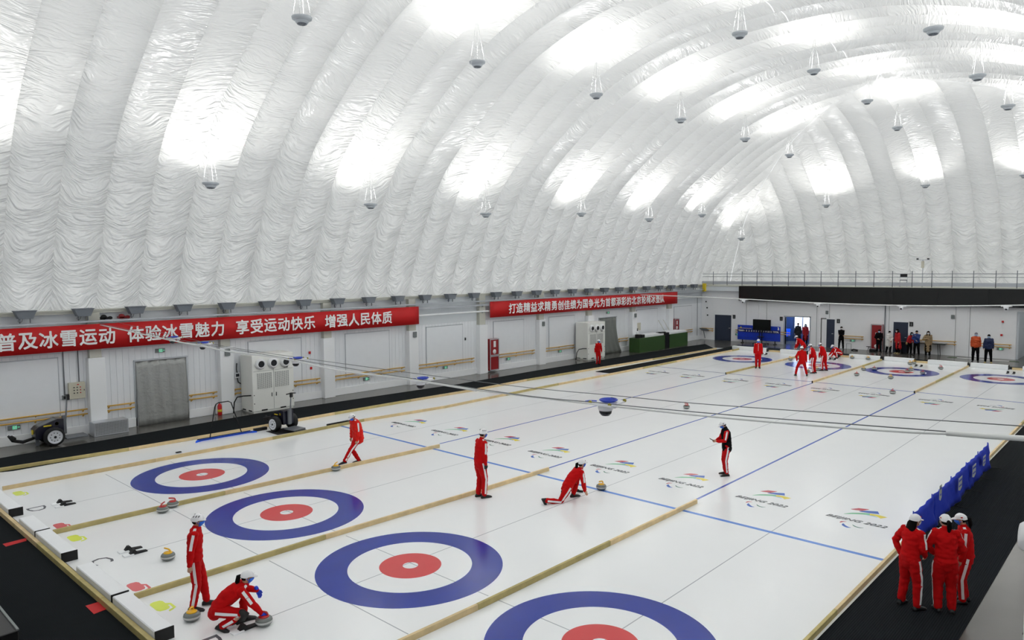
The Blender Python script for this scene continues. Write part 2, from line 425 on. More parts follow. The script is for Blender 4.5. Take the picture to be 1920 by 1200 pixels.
for k in range(NY):
    gore(YR+k*SY, YR+(k+1)*SY, 'E', k+130); gore(YR+k*SY, YR+(k+1)*SY, 'N', k+170, ns=6, nv=24)

# ---- lamps hanging under the dome (uplights)
def make_lamp():
    t = thing('hanging_lamp', 'x', 'lamp'); t.scale = (.68, .68, .85)
    b = MB(); b.lathe([(.05, -.02), (.23, 0), (.27, .05), (.285, .09)], n=24); b.lathe([(.285, .09), (.40, .13), (.42, .20), (.40, .21), (.36, .16), (.10, .15)], n=24); b.build('housing', 'lamp_grey', t)
    v = MB(); v.lathe([(.03, -.035), (.19, -.03), (.2, -.015), (.19, .0)], n=20)
    for k in range(8):
        a = k*PI/4; v.box((.11*math.cos(a)-.02, .11*math.sin(a)-.02, -.045), (.11*math.cos(a)+.02, .11*math.sin(a)+.02, -.03))
    v.build('vent', 'lamp_dark', t)
    ln = MB(); ln.lathe([(.30, .165), (.02, .18)], n=20); ln.build('lens', 'lamp_lens', t)
    for k in range(4):
        a = PI/4+k*PI/2; c = MB(); c.cyl((.38*math.cos(a), .38*math.sin(a), .2), (.04*math.cos(a), .04*math.sin(a), 1.75), .005, 5); c.build('suspension_cable', 'lamp_cable', t)
    return t
LAMPS = []
def dome_z(y): return catmull(PROF, max(0, min(16.4, min(YL-y, y-YR))))
row_px = {18.9: [(395, 347), (695, 386), (911, 403), (1090, 402), (1217, 412), (1316, 404)],
          12.1: [(566, 38), (895, 120), (1118, 180), (1276, 226), (1397, 262), (1480, 292)],
          5.8: [(1387, 66), (1526, 135), (1626, 191), (1682, 241)],
          -.5: [(1750, 58), (1833, 145), (1890, 201)]}
end_px = [(1735, 349), (1549, 386), (1390, 448), (1921, 330)]
for y, pts in row_px.items():
    for p in pts: LAMPS.append((at(*p, 1, y), y, 1))
for p in end_px: LAMPS.append((at(*p, 0, 45.4), 0, 1))
for y, xs in ((18.9, (-4.3, -11.)), (12.1, (-4.6, -11.)), (5.8, (9.4, 2.2, -4.8, -11)), (-.5, (9.4, 2.2, -4.8, -11, 38)), (-6.9, (-11, -4, 3, 10, 17, 24, 31, 38))):
    for x in xs: LAMPS.append((Vector((x, y, {18.9: 8.8, 12.1: 13.1, 5.8: 14.1, -.5: 13.4, -6.9: 9.0}[y])), y, 0))
ROWN = {18.9: 'first row up from the left wall', 12.1: 'second row up from the left wall', 5.8: 'third row, along the crown of the dome', -.5: 'fourth row, at the upper right'}
ORD = ['nearest', 'second', 'third', 'fourth', 'fifth', 'farthest']
proto = None; cnt = {}
ENDL = ['right of the middle of the end face', 'left of the middle of the end face', 'in the far corner of the dome', 'at the right edge of the end face']
ei = 0
for p, y, vis in LAMPS:
    o = p - Vector((0, 0, .09))
    if vis:
        if y:
            cnt[y] = cnt.get(y, 0)+1; lab = 'grey hanging disc lamp, %s of the %s' % (ORD[cnt[y]-1], ROWN[y])
        else: lab = 'grey hanging disc lamp '+ENDL[ei]; ei += 1
    else: continue
    if proto is None: proto = make_lamp(); proto.location = o; proto['label'] = lab; proto['group'] = 'lamps hanging under the dome'
    else: dup(proto, o, None, lab, 'lamps hanging under the dome')
for p, y, vis in LAMPS:
    ld = bpy.data.lights.new('lamp_light', 'SPOT'); ld.energy = LAMP_W*4; ld.spot_size = math.radians(150); ld.spot_blend = 1.0; ld.shadow_soft_size = .35; ld.color = (1, .995, .98)
    lo = bpy.data.objects.new('lamp_light', ld); COL.objects.link(lo); lo.location = p+Vector((0, 0, .16)); lo.rotation_euler = (PI, 0, 0)

# ================================================================ WALLS
def root(name):
    o = bpy.data.objects.new(name, None); COL.objects.link(o); return struct(o)
wl = root('wall_left')
m = MB(); m.box((-12, YW+.02, -.012), (XW+.2, YW+.3, 4.47)); m.build('backing', 'grey_panel', wl)
bd = MB(); bd.box((.004, -.0, .33), (.216, .018, 2.98)); BD = bd.mesh('wall_board', 'white_panel')
bu = MB(); bu.box((.004, -.0, 2.985), (.216, .016, 4.40)); BU = bu.mesh('upper_board', 'grey_panel')
x = -3.3
while x < XW-.1:
    link('wall_board', BD, wl, (x, YW, 0)); x += .22
x = -12
while x < -3.4: link('wall_board', BD, wl, (x, YW, 0)); x += 1.1
us = MB(); us.box((-12, YW+.004, 2.985), (XW, YW+.02, 4.40)); us.build('upper_panel', 'grey_panel', wl)
sk = MB(); sk.box((-12, YW-.05, -.012), (XW, YW, .33), .01); struct(sk.build('baseboard_left', 'white_trim'))
hd = MB(); hd.box((-12, YW-.12, 4.36), (XW, YW+.02, 4.47)); hd.box((-12, YW-.16, 4.45), (XW+5, YW+.05, 4.5)); struct(hd.build('trim_1', 'beige_steel'))
# window covers (shutters) in recessed frames, painted over white
wins = [(-6, -1.25), (5.83, 8.3), (10.67, 13.22), (15.66, 18.24), (20.7, 23.28), (25.68, 28.22), (35.6, 38.4), (40.9, 43.6)]
for k, (a, b) in enumerate(wins):
    w_ = root('window_%d' % (k+1))
    q = MB(); q.box((a, YW-.045, .80), (b, YW-.012, 2.83), .008); q.build('shutter', 'white_panel', w_)
    q = MB(); q.box((a-.03, YW-.055, 2.83), (b+.03, YW-.01, 2.865)); q.box((a-.03, YW-.03, .78), (a, YW-.01, 2.83)); q.box((b, YW-.03, .78), (b+.03, YW-.01, 2.83)); q.build('window_frame', 'light_steel', w_)
# pillars
pil = [(-.36, .19), (4.46, 5.02), (9.3, 9.87), (14.28, 14.88), (19.3, 19.93), (24.42, 25.03), (29.4, 30.0), (34.62, 35.24), (39.7, 40.3)]
for k, (a, b) in enumerate(pil):
    p_ = root('trim_%d' % (k+2))
    q = MB(); q.box((a, YW-.32, -.01), (b, YW, 2.75), .012); q.build('cladding', 'white_trim', p_)
    q = MB(); q.box((a+.08, YW-.22, 2.75), (b-.08, YW, 4.36)); q.build('column', 'beige_steel', p_)
# handrails (two bars on brackets)
def rail(x0, x1, lab, y=YW, axis=0):
    t = thing('handrail', lab, 'handrail', (x0, y, 0) if axis == 0 else (y, x0, 0), 0 if axis == 0 else PI/2, 'wooden double handrails')
    L_ = x1-x0; g = -.11 if axis == 0 else .11
    for z in (.92, .75):
        r = MB(); r.cyl((0, g, z), (L_, g, z), .027, 8); r.build('bar', 'rail_wood', t)
    n = max(2, int(L_/1.15)+1)
    for k in range(n):
        xx = .12+(L_-.24)*k/(n-1); r = MB()
        for z in (.92, .75): r.cyl((xx, 0, z-.075), (xx, g, z-.05), .012, 6); r.cyl((xx, g, z-.05), (xx, g, z), .014, 6); r.cyl((xx, 0, z-.075), (xx, -.012 if axis == 0 else .012, z-.075), .03, 8)
        r.build('bracket', 'rail_wood', t)
    return t
for a, b, lab in [(-3.6, -.40, 'yellow wooden double handrail behind the black resurfacing cart at far left'), (.21, 1.2, 'short wooden double handrail left of the near silver curtain'),
                  (3.24, 4.38, 'short wooden double handrail right of the near silver curtain'), (5.05, 5.75, 'short handrail left of the near white air unit'),
                  (7.87, 9.2, 'wooden double handrail right of the near white air unit'), (9.92, 14.12, 'long wooden double handrail below the shutter, left of the end of the long banner'),
                  (14.93, 19.05, 'long wooden double handrail between the two red banners'), (20.95, 24.2, 'wooden double handrail right of the tall red fire cabinet'),
                  (25.05, 28.15, 'wooden double handrail left of the far white air unit'), (33.2, 34.4, 'short wooden double handrail left of the green counters'),
                  (41.35, 43.7, 'wooden double handrail on the left wall right of the green counters')]:
    rail(a, b, lab)
# exit signs
def exit_sign(loc, lab, rz=0):
    t = thing('exit_sign', lab, 'sign', loc, rz, 'green exit signs')
    b = MB(); b.box((-.18, -.03, -.075), (.18, 0, .075), .006); b.build('case', 'sign_grey', t)
    b = MB(); b.box((-.05, -.036, -.06), (.08, -.03, .06)); b.prism([(.1, -.012), (.13, -.012), (.13, -.035), (.165, 0), (.13, .035), (.13, .012), (.1, .012)], -.036, -.03, 1); b.build('glow_panel', 'exit_green', t)
    w = MB()
    w.m = 0; w.prism([(-.005, -.05), (.02, -.05), (.03, .0), (.05, .02), (.04, .03), (.02, .015), (.0, .0)], -.0385, -.037, 1); w.box((.018, -.0385, .03), (.036, -.037, .05)); w.build('running_figure', 'white_letter', t)
    return t
for x, z, lab in [(-2.63, .6, 'green exit sign low on the wall behind the black resurfacing cart'), (2.23, 2.8, 'green exit sign above the near silver curtain'), (11.8, .58, 'green exit sign low between two white pillars, right of the near air unit'),
                  (16.94, .6, 'green exit sign low on the wall between the two banners'), (21.9, .59, 'green exit sign low, just right of the tall red fire cabinet'), (26.73, .61, 'green exit sign low, left of the far air unit'),
                  (32.0, 2.83, 'green exit sign above the far grey curtain'), (42.1, .67, 'green exit sign low, right of the green counters')]:
    exit_sign((x, YW-.02, z), lab)
# near electric panel, sockets, speakers, thermostat
t = thing('control_box', 'beige electrical control box with rows of buttons, left of the first pillar', 'control box', (-.70, YW, 1.63))
b = MB(); b.box((-.27, -.16, -.29), (.25, -.02, .29), .01); b.build('cabinet_body', 'beige_box', t)
for r in range(3):
    for c in range(3):
        b = MB(); b.cyl((-.11+c*.1, -.16, .12-r*.1), (-.11+c*.1, -.18, .12-r*.1), .02, 10); b.build('button', 'red_plastic' if c == 2 else 'black_plastic', t)
b = MB(); b.box((.2, -.175, -.02), (.22, -.16, .03)); b.build('lock', 'black_plastic', t)
b = MB(); b.prism([(-.03, .2), (.02, .24), (.07, .2)], -.166, -.16, 1); b.build('red_mark', 'red_plastic', t)
t = thing('socket_box', 'small grey socket box with dark face left of the control box', 'socket', (-1.08, YW, 1.42)); b = MB(); b.box((-.08, -.08, -.08), (.08, 0, .08), .01); b.build('case', 'sign_grey', t)
b = MB(); b.box((-.05, -.086, -.05), (.05, -.08, .05)); b.build('face', 'dark_rubber', t)
for k, (x, z0, z1, lab) in enumerate([(-1.07, 1.5, 3.2, 'thin grey conduit rising from the socket box'), (-.6, 1.92, 3.4, 'thin grey conduit rising from the control box'), (19.98, 1.9, 3.3, 'dark pipe rising above the tall red fire cabinet'),
                                      (29.9, 2.3, 3.4, 'grey pipe above the far air unit'), (35.3, 1.9, 3.3, 'thin conduit above the green counters'), (44.6, 0, 3.5, 'vertical grey pipe in the far left corner of the hall')]):
    c = MB(); c.cyl((x, YW-.03, z0), (x, YW-.03, z1), .018, 6); tag(c.build('conduit', 'grey_steel'), lab, 'pipe')
for x, z, lab in [(4.75, 2.52, 'grey wall speaker on the second pillar'), (14.62, 2.56, 'grey wall speaker on the pillar by the end of the long banner'), (24.75, 2.5, 'grey wall speaker on the pillar under the second banner'), (34.95, 2.5, 'grey wall speaker on the pillar before the green counters')]:
    b = MB(); b.box((x-.11, YW-.40, z-.14), (x+.11, YW-.32, z+.14), .02); o = b.build('wall_speaker', 'sign_grey'); tag(o, lab, 'speaker', 'wall speakers')
for x, z, lab in [(8.75, 2.13, 'small red alarm button, upper of two right of the near air unit'), (8.8, 1.42, 'small red alarm button, lower of two right of the near air unit')]:
    b = MB(); b.box((x-.05, YW-.05, z-.06), (x+.05, YW-.01, z+.06), .01); b.cyl((x, YW-.05, z), (x, YW-.065, z), .03, 10); tag(b.build('alarm_button', 'red_plastic'), lab, 'alarm', 'alarm buttons')
b = MB(); b.box((18.42, YW-.05, 1.95), (18.5, YW-.012, 2.1), .01); tag(b.build('call_point', 'black_plastic'), 'tiny black wall device between the two banners', 'switch')

# ---- cable trays and pipe under the dome edge
for z, y, r, n, lab in [(4.08, YW-.38, .035, 'light_steel', 'long steel rail running right under the floodlights'), (3.86, YW-.30, .05, 'light_steel', 'long steel cable tray behind the red banners'), (3.50, YW-.26, .05, 'white_trim', 'long white water pipe along the left wall below the cable tray')]:
    c = MB()
    if 'pipe' in lab: c.cyl((-3.5, y, z), (XW-.2, y, z), r, 10)
    else: c.box((-3.5, y-.05, z-r), (XW-.2, y+.05, z+r), .005)
    o = c.build('pipe' if 'pipe' in lab else 'cable_tray', n); tag(o, lab, 'pipe' if 'pipe' in lab else 'cable tray')
    if 'tray' in lab:
        for k in range(10):
            q = MB(); xx = pil[min(k, 8)][0]+.3; q.box((xx-.03, 0, z-.09), (xx+.03, YW-y-.02, z-.04)); q.build('bracket', 'grey_steel', o, (0, y, 0)) if k < 9 else None

# ---- floodlights along the dome edge
def make_flood():
    t = thing('floodlight', 'x', 'floodlight')
    b = MB(); b.prism([(-.31, .13), (.31, .13), (.20, -.12), (-.20, -.12)], -.16, .16, 1); b.build('housing', 'flood_grey', t)
    b = MB(); b.box((-.33, -.18, .13), (.33, .18, .155), .006); b.build('rim', 'flood_grey', t)
    for sx in (-1, 1):
        b = MB(); b.box((sx*.15-.012, -.02, -.27), (sx*.15+.012, .02, -.1)); b.build('bracket_leg', 'flood_grey', t)
    b = MB(); b.tube([(-.06, 0, -.12), (-.1, -.02, -.22), (-.16, -.02, -.25), (-.2, 0, -.2), (-.17, 0, -.13)], .008, 5); b.build('cable', 'dark_rubber', t)
    return t
FX = [40,145,242,326,406,480,547,611,670,725,777,825,871,914,953,991,1026,1060,1092,1122,1151,1178,1204,1228,1251,1273,1294]
fp = make_flood()
for k in range(27):
    x = -2.24+1.752*k
    ref = 'above the long banner' if x < 14.9 else 'between the two banners' if x < 19.6 else 'above the second banner' if x < 40.3 else 'right of the second banner'
    base = [i for i in range(27) if (('above the long banner' if -2.24+1.752*i < 14.9 else 'between the two banners' if -2.24+1.752*i < 19.6 else 'above the second banner' if -2.24+1.752*i < 40.3 else 'right of the second banner') == ref)]
    words = ['first', 'second', 'third', 'fourth', 'fifth', 'sixth', 'seventh', 'eighth', 'ninth', 'tenth', 'eleventh', 'twelfth']
    lab = 'grey box floodlight on a bracket, %s from the left %s' % (words[base.index(k)], ref)
    o = (x, YW-.42, 4.405)
    if k == 0: fp.location = o; fp['label'] = lab; fp['group'] = 'floodlights along the edge of the dome'
    else: dup(fp, o, None, lab, 'floodlights along the edge of the dome')
# machinery seen in gaps behind the first floodlights
for k, x in enumerate((.35, .95)[:1]*1+(.95,)):
    b = MB(); b.box((x-.2, YW-.25, 4.12), (x+.18, YW+.01, 4.2), .02); b.cyl((x-.1, YW-.25, 4.2), (x-.1, YW-.12, 4.2), .09, 10); b.cyl((x+.1, YW-.28, 4.17), (x+.1, YW-.2, 4.17), .06, 10)
    tag(b.build('pipe_fitting', 'red_metal' if k else 'dark_rubber'), 'small pipe fitting behind the %s floodlight gap above the long banner' % ('second' if k == 0 else 'third'), 'fitting')

# ---- banners with text
def text_mesh(txt, size, bold=0.0, ext=.004, mat_='white_letter', name='lettering', parent=None, space=1.0, align='CENTER', shear=0):
    cu = bpy.data.curves.new(name, 'FONT'); cu.body = txt; cu.size = size; cu.align_x = align; cu.align_y = 'CENTER'; cu.extrude = ext; cu.space_character = space; cu.shear = shear; cu.resolution_u = 2
    o = bpy.data.objects.new(name, cu); COL.objects.link(o); bpy.context.view_layer.update()
    me = bpy.data.meshes.new_from_object(o.evaluated_get(bpy.context.evaluated_depsgraph_get())); COL.objects.unlink(o); bpy.data.objects.remove(o)
    if bold > 0:
        bm = bmesh.new(); bm.from_mesh(me); g = list(bm.verts)+list(bm.edges)+list(bm.faces)
        for k in range(8):
            r = bmesh.ops.duplicate(bm, geom=g)
            for v in r['geom']:
                if isinstance(v, bmesh.types.BMVert): v.co.x += bold*math.cos(k*PI/4); v.co.y += bold*math.sin(k*PI/4); v.co.z += .0006*(k+1)
        bm.to_mesh(me); bm.free()
    me.materials.clear(); me.materials.append(M(mat_)); me.name = name
    q = link(name, me, parent); return q
def set_text_frame(q, origin, udir, vdir, w=None, h=None):
    """place text so that its x runs along udir and its y along vdir; optionally scale to width / height"""
    xs = [v.co.x for v in q.data.vertices]; ys = [v.co.y for v in q.data.vertices]
    cx, cy = (min(xs)+max(xs))/2, (min(ys)+max(ys))/2
    for v in q.data.vertices: v.co.x -= cx; v.co.y -= cy
    sx = w/(max(xs)-min(xs)) if w else 1; sy = h/(max(ys)-min(ys)) if h else sx
    if not w: sx = sy
    u, v_ = Vector(udir), Vector(vdir); n = u.cross(v_)
    q.matrix_local = Matrix(((u.x*sx, v_.x*sy, n.x, origin[0]), (u.y*sx, v_.y*sy, n.y, origin[1]), (u.z*sx, v_.z*sy, n.z, origin[2]), (0, 0, 0, 1)))
YB = 22.0
def banner(x0, x1, z0, z1, words, lab):
    t = thing('banner', lab, 'banner', (x0, YB, z0)); L_, H = x1-x0, z1-z0
    nx = int(L_/.35); b = MB(); rows = []
    for i in range(nx+1):
        x = L_*i/nx; y = .012*math.sin(x*1.7)+.008*math.sin(x*4.3+1)
        rows.append(b._av([(x, y-.02, 0), (x, y-.02, H), (x, y, H), (x, y, 0)]))
    for a, c in zip(rows, rows[1:]):
        for k in range(4): b._af((a+k, c+k, c+(k+1) % 4, a+(k+1) % 4), True)
    b._af([rows[0]+k for k in range(4)]); b._af([rows[-1]+k for k in (3, 2, 1, 0)])
    b.build('cloth', 'red_banner', t)
    for w, xa, xb in words:
        n = len(w)
        for i, ch in enumerate(w):
            q = text_mesh(ch, 1, bold=.022, ext=.004, name='character', parent=t)
            step = (xb-xa)/n; cxp = xa+step*(i+.5)-x0
            xs = [v.co.x for v in q.data.vertices]; ys = [v.co.y for v in q.data.vertices]
            set_text_frame(q, (cxp, -.05, H/2), (1, 0, 0), (0, 0, 1), w=step*.88*(max(xs)-min(xs))/.92, h=H*.63*(max(ys)-min(ys))/.92)
    return t
def bx(px, py=600): return at(px, py, 1, YB-.02).x
banner(-4.1, 14.86, 3.08, 3.98, [('全民健身', -6.6, -3.72)][:0]+[('普及冰雪运动', bx(-12), bx(216)), ('体验冰雪魅力', bx(236), bx(421)), ('享受运动快乐', bx(440), bx(591)), ('增强人民体质', bx(607), bx(735))], 'long red banner with white Chinese characters on the left wall, nearest')
banner(20.05, 40.7, 3.13, 4.03, [('打造精益求精勇创佳绩为国争光为首都添彩的北京轮椅冰壶队', bx(953), bx(1245))], 'red banner with one dense row of white Chinese characters above the far air unit')

# ---- silver insulated curtains
def curtain(x0, x1, z1, flare, lab, mat_):
    t = thing('door_curtain', lab, 'curtain', (x0, YW, 0)); b = MB(); L_ = x1-x0; n, k2 = 28, 10; R_ = []
    for j in range(k2+1):
        z = z1*j/k2; row = []
        for i in range(n+1):
            u = i/n; fl = flare*(1-z/z1)**3
            row.append((u*(L_+fl), -.07-.02*math.sin(u*26+z*1.2)-.012*math.sin(u*61+z*3)-.06*(1-z/z1)**2, z))
        R_.append(b._av(row))
    for a, c in zip(R_, R_[1:]):
        for i in range(n): b._af((a+i, a+i+1, c+i+1, c+i), True)
    me_o = b.build('sheet', mat_, t); sd = me_o.modifiers.new('thick', 'SOLIDIFY'); sd.thickness = .01
    f_ = MB(); f_.box((-.05, -.1, z1), (L_+.05, 0, z1+.05)); f_.box((-.05, -.05, 0), (0, 0, z1)); f_.box((L_, -.05, 0), (L_+.05, 0, z1)); f_.build('frame', 'light_steel', t)
    return t
curtain(1.3, 3.2, 2.46, 0, 'shiny silver insulated curtain over a doorway, left of the near white air unit', 'silver_sheet')
mat('grey_sheet', (132, 136, 132), .45, metal=.2, bump=.3, bscale=8)
curtain(31.0, 32.95, 2.48, .6, 'plain grey curtain over a doorway right of the far white air unit', 'grey_sheet')

# ---- air units (white cabinets with three ball nozzles)
def make_unit(lab, loc, group='white air handling units'):
    t = thing('air_unit', lab, 'air unit', loc, 0, group); Wd, D, H = 1.88, 1.0, 2.4
    b = MB(); b.box((0, 0, .06), (Wd, D, H), .02); b.build('cabinet_body', 'unit_white', t)
    b = MB(); b.box((.04, .04, 0), (Wd-.04, D-.04, .06)); b.build('plinth', 'unit_white', t)
    for k in range(3):
        x = .35+k*.56
        n = MB(); n.lathe([(.12, .02), (.21, 0), (.235, -.03), (.22, -.07), (.20, -.10), (.165, -.14), (.14, -.135), (.12, -.06)], (x, 0, 2.02), 24, 1); no = n.build('nozzle', 'cam_white', t)
        h = MB(); h.lathe([(.001, -.09), (.135, -.10), (.14, -.12)], (x, 0, 2.03), 24, 1); h.build('opening', 'dark_hole', no)
    for k in range(2):
        x0 = .18+k*.79; g = MB(); g.box((x0, -.012, .98), (x0+.7, 0, 1.66)); go = g.build('grille', 'unit_white', t)
        s = MB()
        for c in range(8):
            xc = x0+.03+c*.083; nz = 22
            for r in range(nz): s.box((xc, -.016, 1.0+r*.0295), (xc+.055, -.0115, 1.0+r*.0295+.016))
        so = s.build('louvre_slots', 'grille_grey', go); so['kind'] = 'stuff'
    b = MB(); b.box((Wd/2-.004, -.006, .1), (Wd/2+.004, 0, 1.8)); b.box((.05, -.004, 1.72), (Wd-.05, 0, 1.728)); b.build('door_seam', 'grille_grey', t)
    for x in (Wd/2-.1, Wd/2+.1):
        b = MB(); b.box((x-.012, -.03, .62), (x+.012, 0, .78), .005); b.build('handle', 'dark_rubber', t)
    for x in (.5, 1.35):
        b = MB(); b.box((x-.13, -.008, .07), (x+.13, .02, .12)); b.build('fork_slot', 'black_plastic', t)
    for y in (.25, .75):
        b = MB(); b.box((-.008, y-.13, .07), (.02, y+.13, .12)); b.build('fork_slot', 'black_plastic', t)
    for z in (.4, .75):
        for x in (.06, Wd-.06):
            b = MB(); b.cyl((x, 0, z), (x, -.012, z), .02, 8); b.build('bolt', 'black_plastic', t)
    b = MB(); b.box((1.42, -.01, 1.76), (1.6, 0, 1.81)); b.build('display', 'dark_hole', t)
    b = MB(); b.tube([(-.02, .1, .75), (-.3, .2, .76), (-.5, .35, .72), (-.58, .45, .5), (-.6, .5, .05)], .025, 7); b.build('drain_hose', 'dark_rubber', t)
    return t
u1 = make_unit('large white air unit with three round nozzles, behind the upright two-wheeled cart', (5.38, 21.25, -.01))
u2 = dup(u1, (28.15, 21.2, -.01), None, 'large white air unit with three round nozzles, far one by the grey curtain', 'white air handling units')
u3 = dup(u1, (4.83, -5.02, -.01), PI, 'white air unit cut off by the right edge, only a nozzle showing', 'white air handling units')
t = thing('thermostat', 'small white controller with dark screen and black hose beside the near air unit', 'controller', (5.28, YW, 1.5)); b = MB(); b.box((-.12, -.09, -.12), (.12, -.03, .1), .01); b.build('case', 'white_trim', t)
b = MB(); b.box((-.07, -.096, -.06), (.07, -.09, .06)); b.build('screen', 'dark_hole', t); b = MB(); b.tube([(0, -.06, .1), (-.02, -.06, .25), (0, -.06, .5)], .022, 6); b.tube([(0, -.06, -.12), (.03, -.08, -.3), (.2, -.1, -.42)], .022, 6); b.build('hose', 'dark_rubber', t)

# ---- vent box at the first pillar
t = thing('vent_box', 'low grey perforated metal box at the foot of the first pillar', 'vent', (-.43, 21.6, -.01))
b = MB(); b.box((0, 0, 0), (1.15, .5, .5), .008); b.build('case', 'sign_grey' if 0 else 'light_steel', t)
s = MB()
for i in range(20):
    for j in range(8): s.box((.06+i*.053, -.006, .06+j*.053), (.088+i*.053, .002, .088+j*.053))
o = s.build('perforations', 'grille_grey', t); o['kind'] = 'stuff'

# ---- fire extinguisher, fire cabinets
t = thing('fire_extinguisher', 'red fire extinguisher on the floor in front of the second pillar', 'fire extinguisher', (4.35, 22.05, -.01))
b = MB(); b.lathe([(.075, 0), (.085, .02), (.085, .38), (.06, .45), (.025, .48)], n=16); b.build('tank', 'red_plastic', t)
b = MB(); b.lathe([(.086, .14), (.086, .24)], n=16); b.build('label_band', 'decal_yellow', t)
b = MB(); b.cyl((0, 0, .47), (0, 0, .52), .02, 8); b.box((-.03, -.01, .51), (.07, .01, .53)); b.build('valve', 'black_plastic', t)
b = MB(); b.tube([(0, 0, .5), (-.12, 0, .5), (-.18, 0, .35), (-.2, 0, .05)], .012, 6); b.build('hose', 'black_plastic', t)
def fire_cabinet(loc, rz, w, h, two, lab, legs=False):
    t = thing('fire_cabinet', lab, 'cabinet', loc, rz, 'red fire hose cabinets')
    b = MB(); b.box((-.02, .0, 0), (w, .22, h), .006); b.build('cabinet_body', 'red_metal', t)
    z0s = [(0, h*.46), (h*.47, h)] if two else [(0, h)]
    for z0, z1 in z0s:
        d = MB(); d.box((0, -.03, z0), (w, 0, z0+.05)); d.box((0, -.03, z1-.05), (w, 0, z1)); d.box((0, -.03, z0+.05), (.05, 0, z1-.05)); d.box((w-.05, -.03, z0+.05), (w, 0, z1-.05)); do = d.build('door', 'light_steel', t)
        g = MB(); g.box((.05, -.012, z0+.05), (w-.05, -.004, z1-.05)); g.build('glass', 'red_metal', do)
        if z0 > 0 or not two:
            g = MB(); zc = (z0+z1)/2; g.box((w*.4, -.018, zc+.0), (w*.65, -.012, zc+.35 if two else zc+.3)); g.build('notice', 'white_letter', do)
            if z1-z0 > .6: g = MB(); g.lathe([(.001, -.03), (.12, -.028), (.14, -.014)], (w*.5, 0, z0+.22), 16, 1); g.build('hose_reel', 'white_letter', do)
    return t
fire_cabinet((20.1, 22.1, .1), 0, .74, 1.8, True, 'tall red fire hose cabinet in two steel framed halves beside the fifth pillar')
fire_cabinet((40.5, 22.1, 1.02), 0, .7, .92, False, 'small red fire cabinet hanging above the green counters')

# ---- green counters
def counter(x0, x1, lab):
    t = thing('counter', lab, 'counter', (x0, 20.9, -.01), 0, 'green counters with white tops'); L_ = x1-x0
    b = MB(); b.box((0, 0, 0), (L_, .85, 1.0), .01); b.build('base', 'green_counter', t)
    b = MB(); b.box((.02 if x0 > 36 else .9, .1, 1.0), (L_+.0, 1.1, 1.14), .01); b.build('worktop', 'white_trim', t)
    return t
counter(33.7, 37.1, 'dark green counter with white top, left one, carrying black boxes')
counter(37.75, 40.4, 'dark green counter with white top, right one')
b = MB(); b.box((37.15, 20.9, -.01), (37.7, 21.7, 1.16), .02); b.box((36.6, 20.95, 1.16), (37.3, 21.2, 1.24), .02); tag(b.build('black_bin', 'black_plastic'), 'black upright case standing between the two green counters', 'case')
for k, (x, h) in enumerate(((34.0, .26), (34.45, .22))):
    t = thing('black_box', 'small black box on the left green counter, %s one' % ('left' if k == 0 else 'right'), 'box', (x-.27, 21.0, .992)); b = MB(); b.box((0, 0, 0), (.36, .3, h), .015); b.build('case', 'black_plastic', t); b = MB(); b.box((.05, -.006, .05), (.3, 0, h-.05)); b.build('front', 'dark_rubber', t)
t = thing('bottle', 'white bottle with dark pump top on the left green counter', 'bottle', (34.35, 21.5, .992)); b = MB(); b.lathe([(.09, 0), (.1, .02), (.1, .35), (.03, .45)], n=12); b.build('body', 'white_trim', t); b = MB(); b.lathe([(.03, .45), (.03, .62), (.001, .64)], n=8); b.box((0, -.01, .6), (.1, .01, .63)); b.build('pump', 'dark_rubber', t)
for x, lab in ((38.6, 'thin white stick leaning on the wall above the right counter, left one'), (39.3, 'thin white stick leaning on the wall above the right counter, right one')):
    b = MB(); b.cyl((x+.1, 21.9, 1.13), (x-.1, 22.33, 1.95), .015, 6); tag(b.build('broom_stick', 'beige_box'), lab, 'stick', 'sticks leaning on the wall')
b = MB(); b.box((35.35, YW-.06, 1.35), (36.1, YW-.02, 1.9)); tag(b.build('notice_board', 'beige_box'), 'pale notice sheet on the wall above the left green counter', 'notice')

# ---- end wall with door openings
we = root('wall_end')
HE = 4.42
ops = [(13.62, 15.46)]      # open doorway
seg = [(.9, 13.62, 0, HE), (15.46, YW+.3, 0, HE), (13.62, 15.46, 2.12, HE)]
for a, b_, z0, z1 in seg:
    q = MB(); q.box((XW, a, z0-.012), (XW+.25, b_, z1)); q.build('wall_section', 'end_wall_paint', we)
jn = MB()
for y in (18.55, 13.1, 12.2, 16.9, 8.2, 4.2, 3.4): jn.box((XW-.006, y-.012, 0), (XW, y+.012, 3.2))
jn.build('panel_joint', 'sign_grey', we)
for y in (12.65, 17.8, 3.8):
    q = MB(); q.box((XW-.05, y-.28, -.01), (XW, y+.28, 3.3), .01); q.build('column', 'end_wall_paint', we)
# stair recess at the right
q = MB(); q.box((XW, -8, 3.0), (XW+.3, .9, HE)); q.build('lintel', 'end_wall_paint', we)
q = MB(); q.box((XW+3.2, -8, -.012), (XW+3.4, .9, 3.4)); q.box((XW+.25, .8, -.012), (XW+3.4, .9, 3.4)); q.build('recess_wall', 'grey_panel', we)
t = thing('staircase', 'dark metal stairs with handrail in the recess at the right edge', 'stairs', (XW+.6, .5, -.01))
for k in range(10):
    q = MB(); q.box((0, -.3*k-.3, .17*k), (1.2, -.3*k, .17*k+.05)); q.build('step', 'grey_steel', t)
for x in (0, 1.2):
    q = MB(); q.tube([(x, 0, .9), (x, -3, 2.6)], .025, 6); q.cyl((x, 0, 0), (x, 0, .9), .025, 6); q.cyl((x, -1.5, .8), (x, -1.5, 1.75), .025, 6); q.build('handrail_bar', 'light_steel', t)
